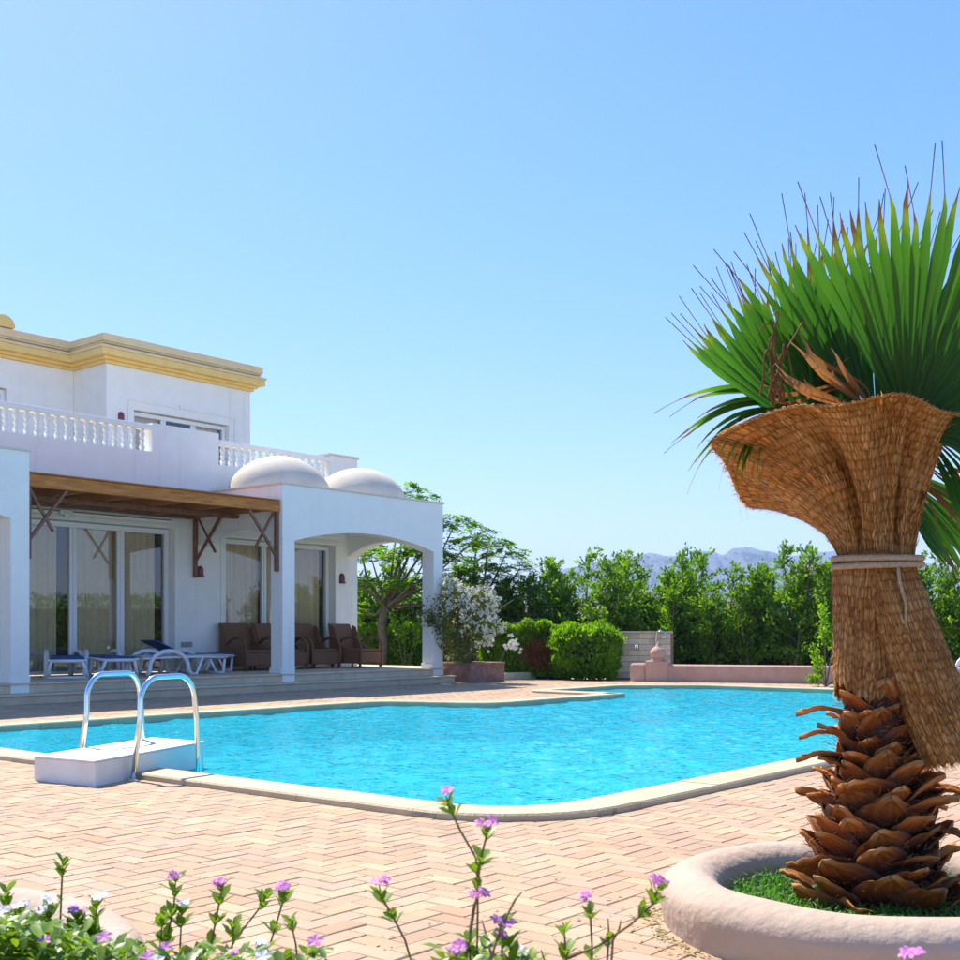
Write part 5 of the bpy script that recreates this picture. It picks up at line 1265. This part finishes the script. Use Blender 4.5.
plant('bushy periwinkle with violet flowers at the middle of the bottom edge', 2.35, [
    ([(500, 1000, 0), (502, 950, 0), (503, 925, 0)], W2, P3), ([(520, 1000, 0), (512, 960, 0), (508, 938, 0)], W2, P1),
    ([(448, 1000, 0), (456, 965, 0), (457, 952, 0)], W1, P3), ([(478, 1000, 0), (500, 930, 0), (515, 900, 0), (522, 892, 0)], [(.6, 2, .5)], N0),
    ([(560, 1000, 0), (546, 965, 0), (541, 950, 0)], [(.9, 2, .6)], N0)], 4)
plant('periwinkle with two pink headed stems left of centre over the bricks', 2.9, [
    ([(150, 1000, 0), (165, 950, 0), (174, 905, 0), (176, 878, 0)], W2, P3), ([(196, 1000, 0), (212, 940, 0), (220, 900, 0), (222, 885, 0)], W2, (FMp, 4)),
    ([(186, 1000, 0), (180, 950, 0), (182, 905, 0)], W1, (FMw, 2)), ([(205, 1000, 0), (235, 940, 0), (262, 905, 0), (268, 890, 0)], top, N0),
    ([(232, 1000, 0), (270, 945, 0), (282, 905, 0), (285, 890, 0)], top+[(.8, 5, .9)], (FMp, 4)), ([(300, 1000, 0), (296, 945, 0), (290, 918, 0)], top, N0),
    ([(160, 1000, 0), (160, 950, 0), (163, 915, 0)], W2, N0), ([(225, 1000, 0), (226, 970, 0), (230, 950, 0)], W2, N0), ([(242, 1000, 0), (232, 950, 0), (234, 918, 0)], W1, N0)], 5)
plant('low periwinkle with pale white blooms at the bottom edge beside the pink heads', 2.7, [
    ([(255, 1000, 0), (260, 965, 0), (264, 948, 0)], W2, (FMw, 3)), ([(232, 1000, 0), (232, 975, 0), (232, 957, 0)], W2, P3), ([(270, 1000, 0), (280, 965, 0)], W1, (FMw, 2)), ([(306, 1000, 0), (300, 965, 0)], W1, N0),
    ([(215, 1000, 0), (205, 965, 0)], W2, N0)], 6)
plant('small pink periwinkle bloom in front of the palm planter', 2.2, [([(905, 1010, 0), (909, 975, 0), (911, 958, 0)], [(.75, 5, 1), (.95, 6, 1)], (FMp, 4))], 7)
plant('tallest periwinkle shoot of the left planter, green with no bloom', 3.1, [([(58, 990, 0), (60, 930, 0), (62, 880, 0), (63, 862, 0)], [(.75, 3, .5), (.93, 5, .8), (.97, 6, .8), (1, 4, .7)], N0)], 8, soil=.09)
r = random.Random(77)
labs = ['periwinkle with a white bloom beside the tallest shoot of the left planter', 'periwinkle with a pink bloom right of the tallest shoot in the left planter', 'periwinkle with a white head highest at the right of the left planter', 'leafy periwinkle at the far left edge of the photo', 'leafy periwinkle with white bloom near the left edge']
sp = [[(50, 895, FMw), (44, 905, FMw)], [(78, 905, FMp), (72, 912, None)], [(97, 893, FMw), (92, 915, None)], [(6, 880, None), (12, 912, None)], [(20, 900, FMw), (30, 915, None)]]
for lab, q in zip(labs, sp):
    D = r.uniform(2.9, 3.2); sh_ = []
    for (x, y, f) in q: sh_.append(([(x+r.uniform(-6, 6), 985, 0), (x+r.uniform(-3, 3), (y+985)/2, 0), (x, y+8, 0)], [(.45, 4, .9), (.6, 4, 1), (.75, 5, 1), (.88, 5, 1), (.97, 5, .9)], (f, 3) if f else None))
    plant(lab, D, sh_, int(D*1000), soil=.09)
# low mass of the same foliage filling the left planter and the bed below the frame
mass = MB(); fl1 = MB(); fl2 = MB()
def massleaf(cx, cy, zt, n):
    for k in range(n):
        z = zt-abs(r.gauss(0, .06)); a_ = r.uniform(0, 6.28); pleaf(mass, (cx+r.gauss(0, .03), cy+r.gauss(0, .03), z), (math.cos(a_), math.sin(a_), r.uniform(.1, 1.2)), (0, 0, 1), r.uniform(.032, .055))
for _ in range(420):
    px = r.uniform(-60, 125); D = r.uniform(2.5, 3.3); lim = 915+max(0, px)*.28+r.uniform(0, 40); p = at(px, lim, D)
    if p.z < .12: continue
    massleaf(p.x, p.y, p.z, 9)
    if r.random() < .14: flower_at(fl1 if r.random() < .5 else fl2, p+Vector((0, 0, .02)), (0, -.6, 1), .02, r, 5)
for _ in range(110):
    px = r.choice([r.uniform(130, 320), r.uniform(440, 530)]); D = r.uniform(2.3, 2.8); p = at(px, r.uniform(950, 990), D); massleaf(p.x, p.y, p.z, 8)
    if r.random() < .10: flower_at(fl1 if r.random() < .5 else fl2, p+Vector((0, 0, .02)), (0, -.6, 1), .02, r, 5)
mo = mass.build('periwinkle_foliage', M['vleaf'], kind='stuff', smooth=True); mo['label'] = 'dense low periwinkle foliage filling the near left corner'; mo['category'] = 'ground cover'
for b_, m_ in ((fl1, M['pinkfl']), (fl2, M['palepink'])): b_.build('small_flowers', m_, mo, kind='stuff')
bed = MB().box(-1.6, 1.2, 1.3, 2.75, -.034, .02).build('flower_bed', M['soil'], kind='structure')

# ------------------------------------------------------------------ haze
hz_ = MB().box(-5200, 5200, -700, 5200, -6, 330).build('haze', None, kind='stuff')
hm = bpy.data.materials.new('haze_air'); hm.use_nodes = True; n = hm.node_tree.nodes; n.remove(n['Principled BSDF'])
pv = n.new('ShaderNodeVolumePrincipled'); pv.inputs['Color'].default_value = (.55, .74, 1, 1); pv.inputs['Density'].default_value = .00022; pv.inputs['Anisotropy'].default_value = 0
hm.node_tree.links.new(pv.outputs[0], n['Material Output'].inputs['Volume']); hz_.data.materials.append(hm)
print('bricks', len(vis), len(rest), 'leaves', nleaf[0])
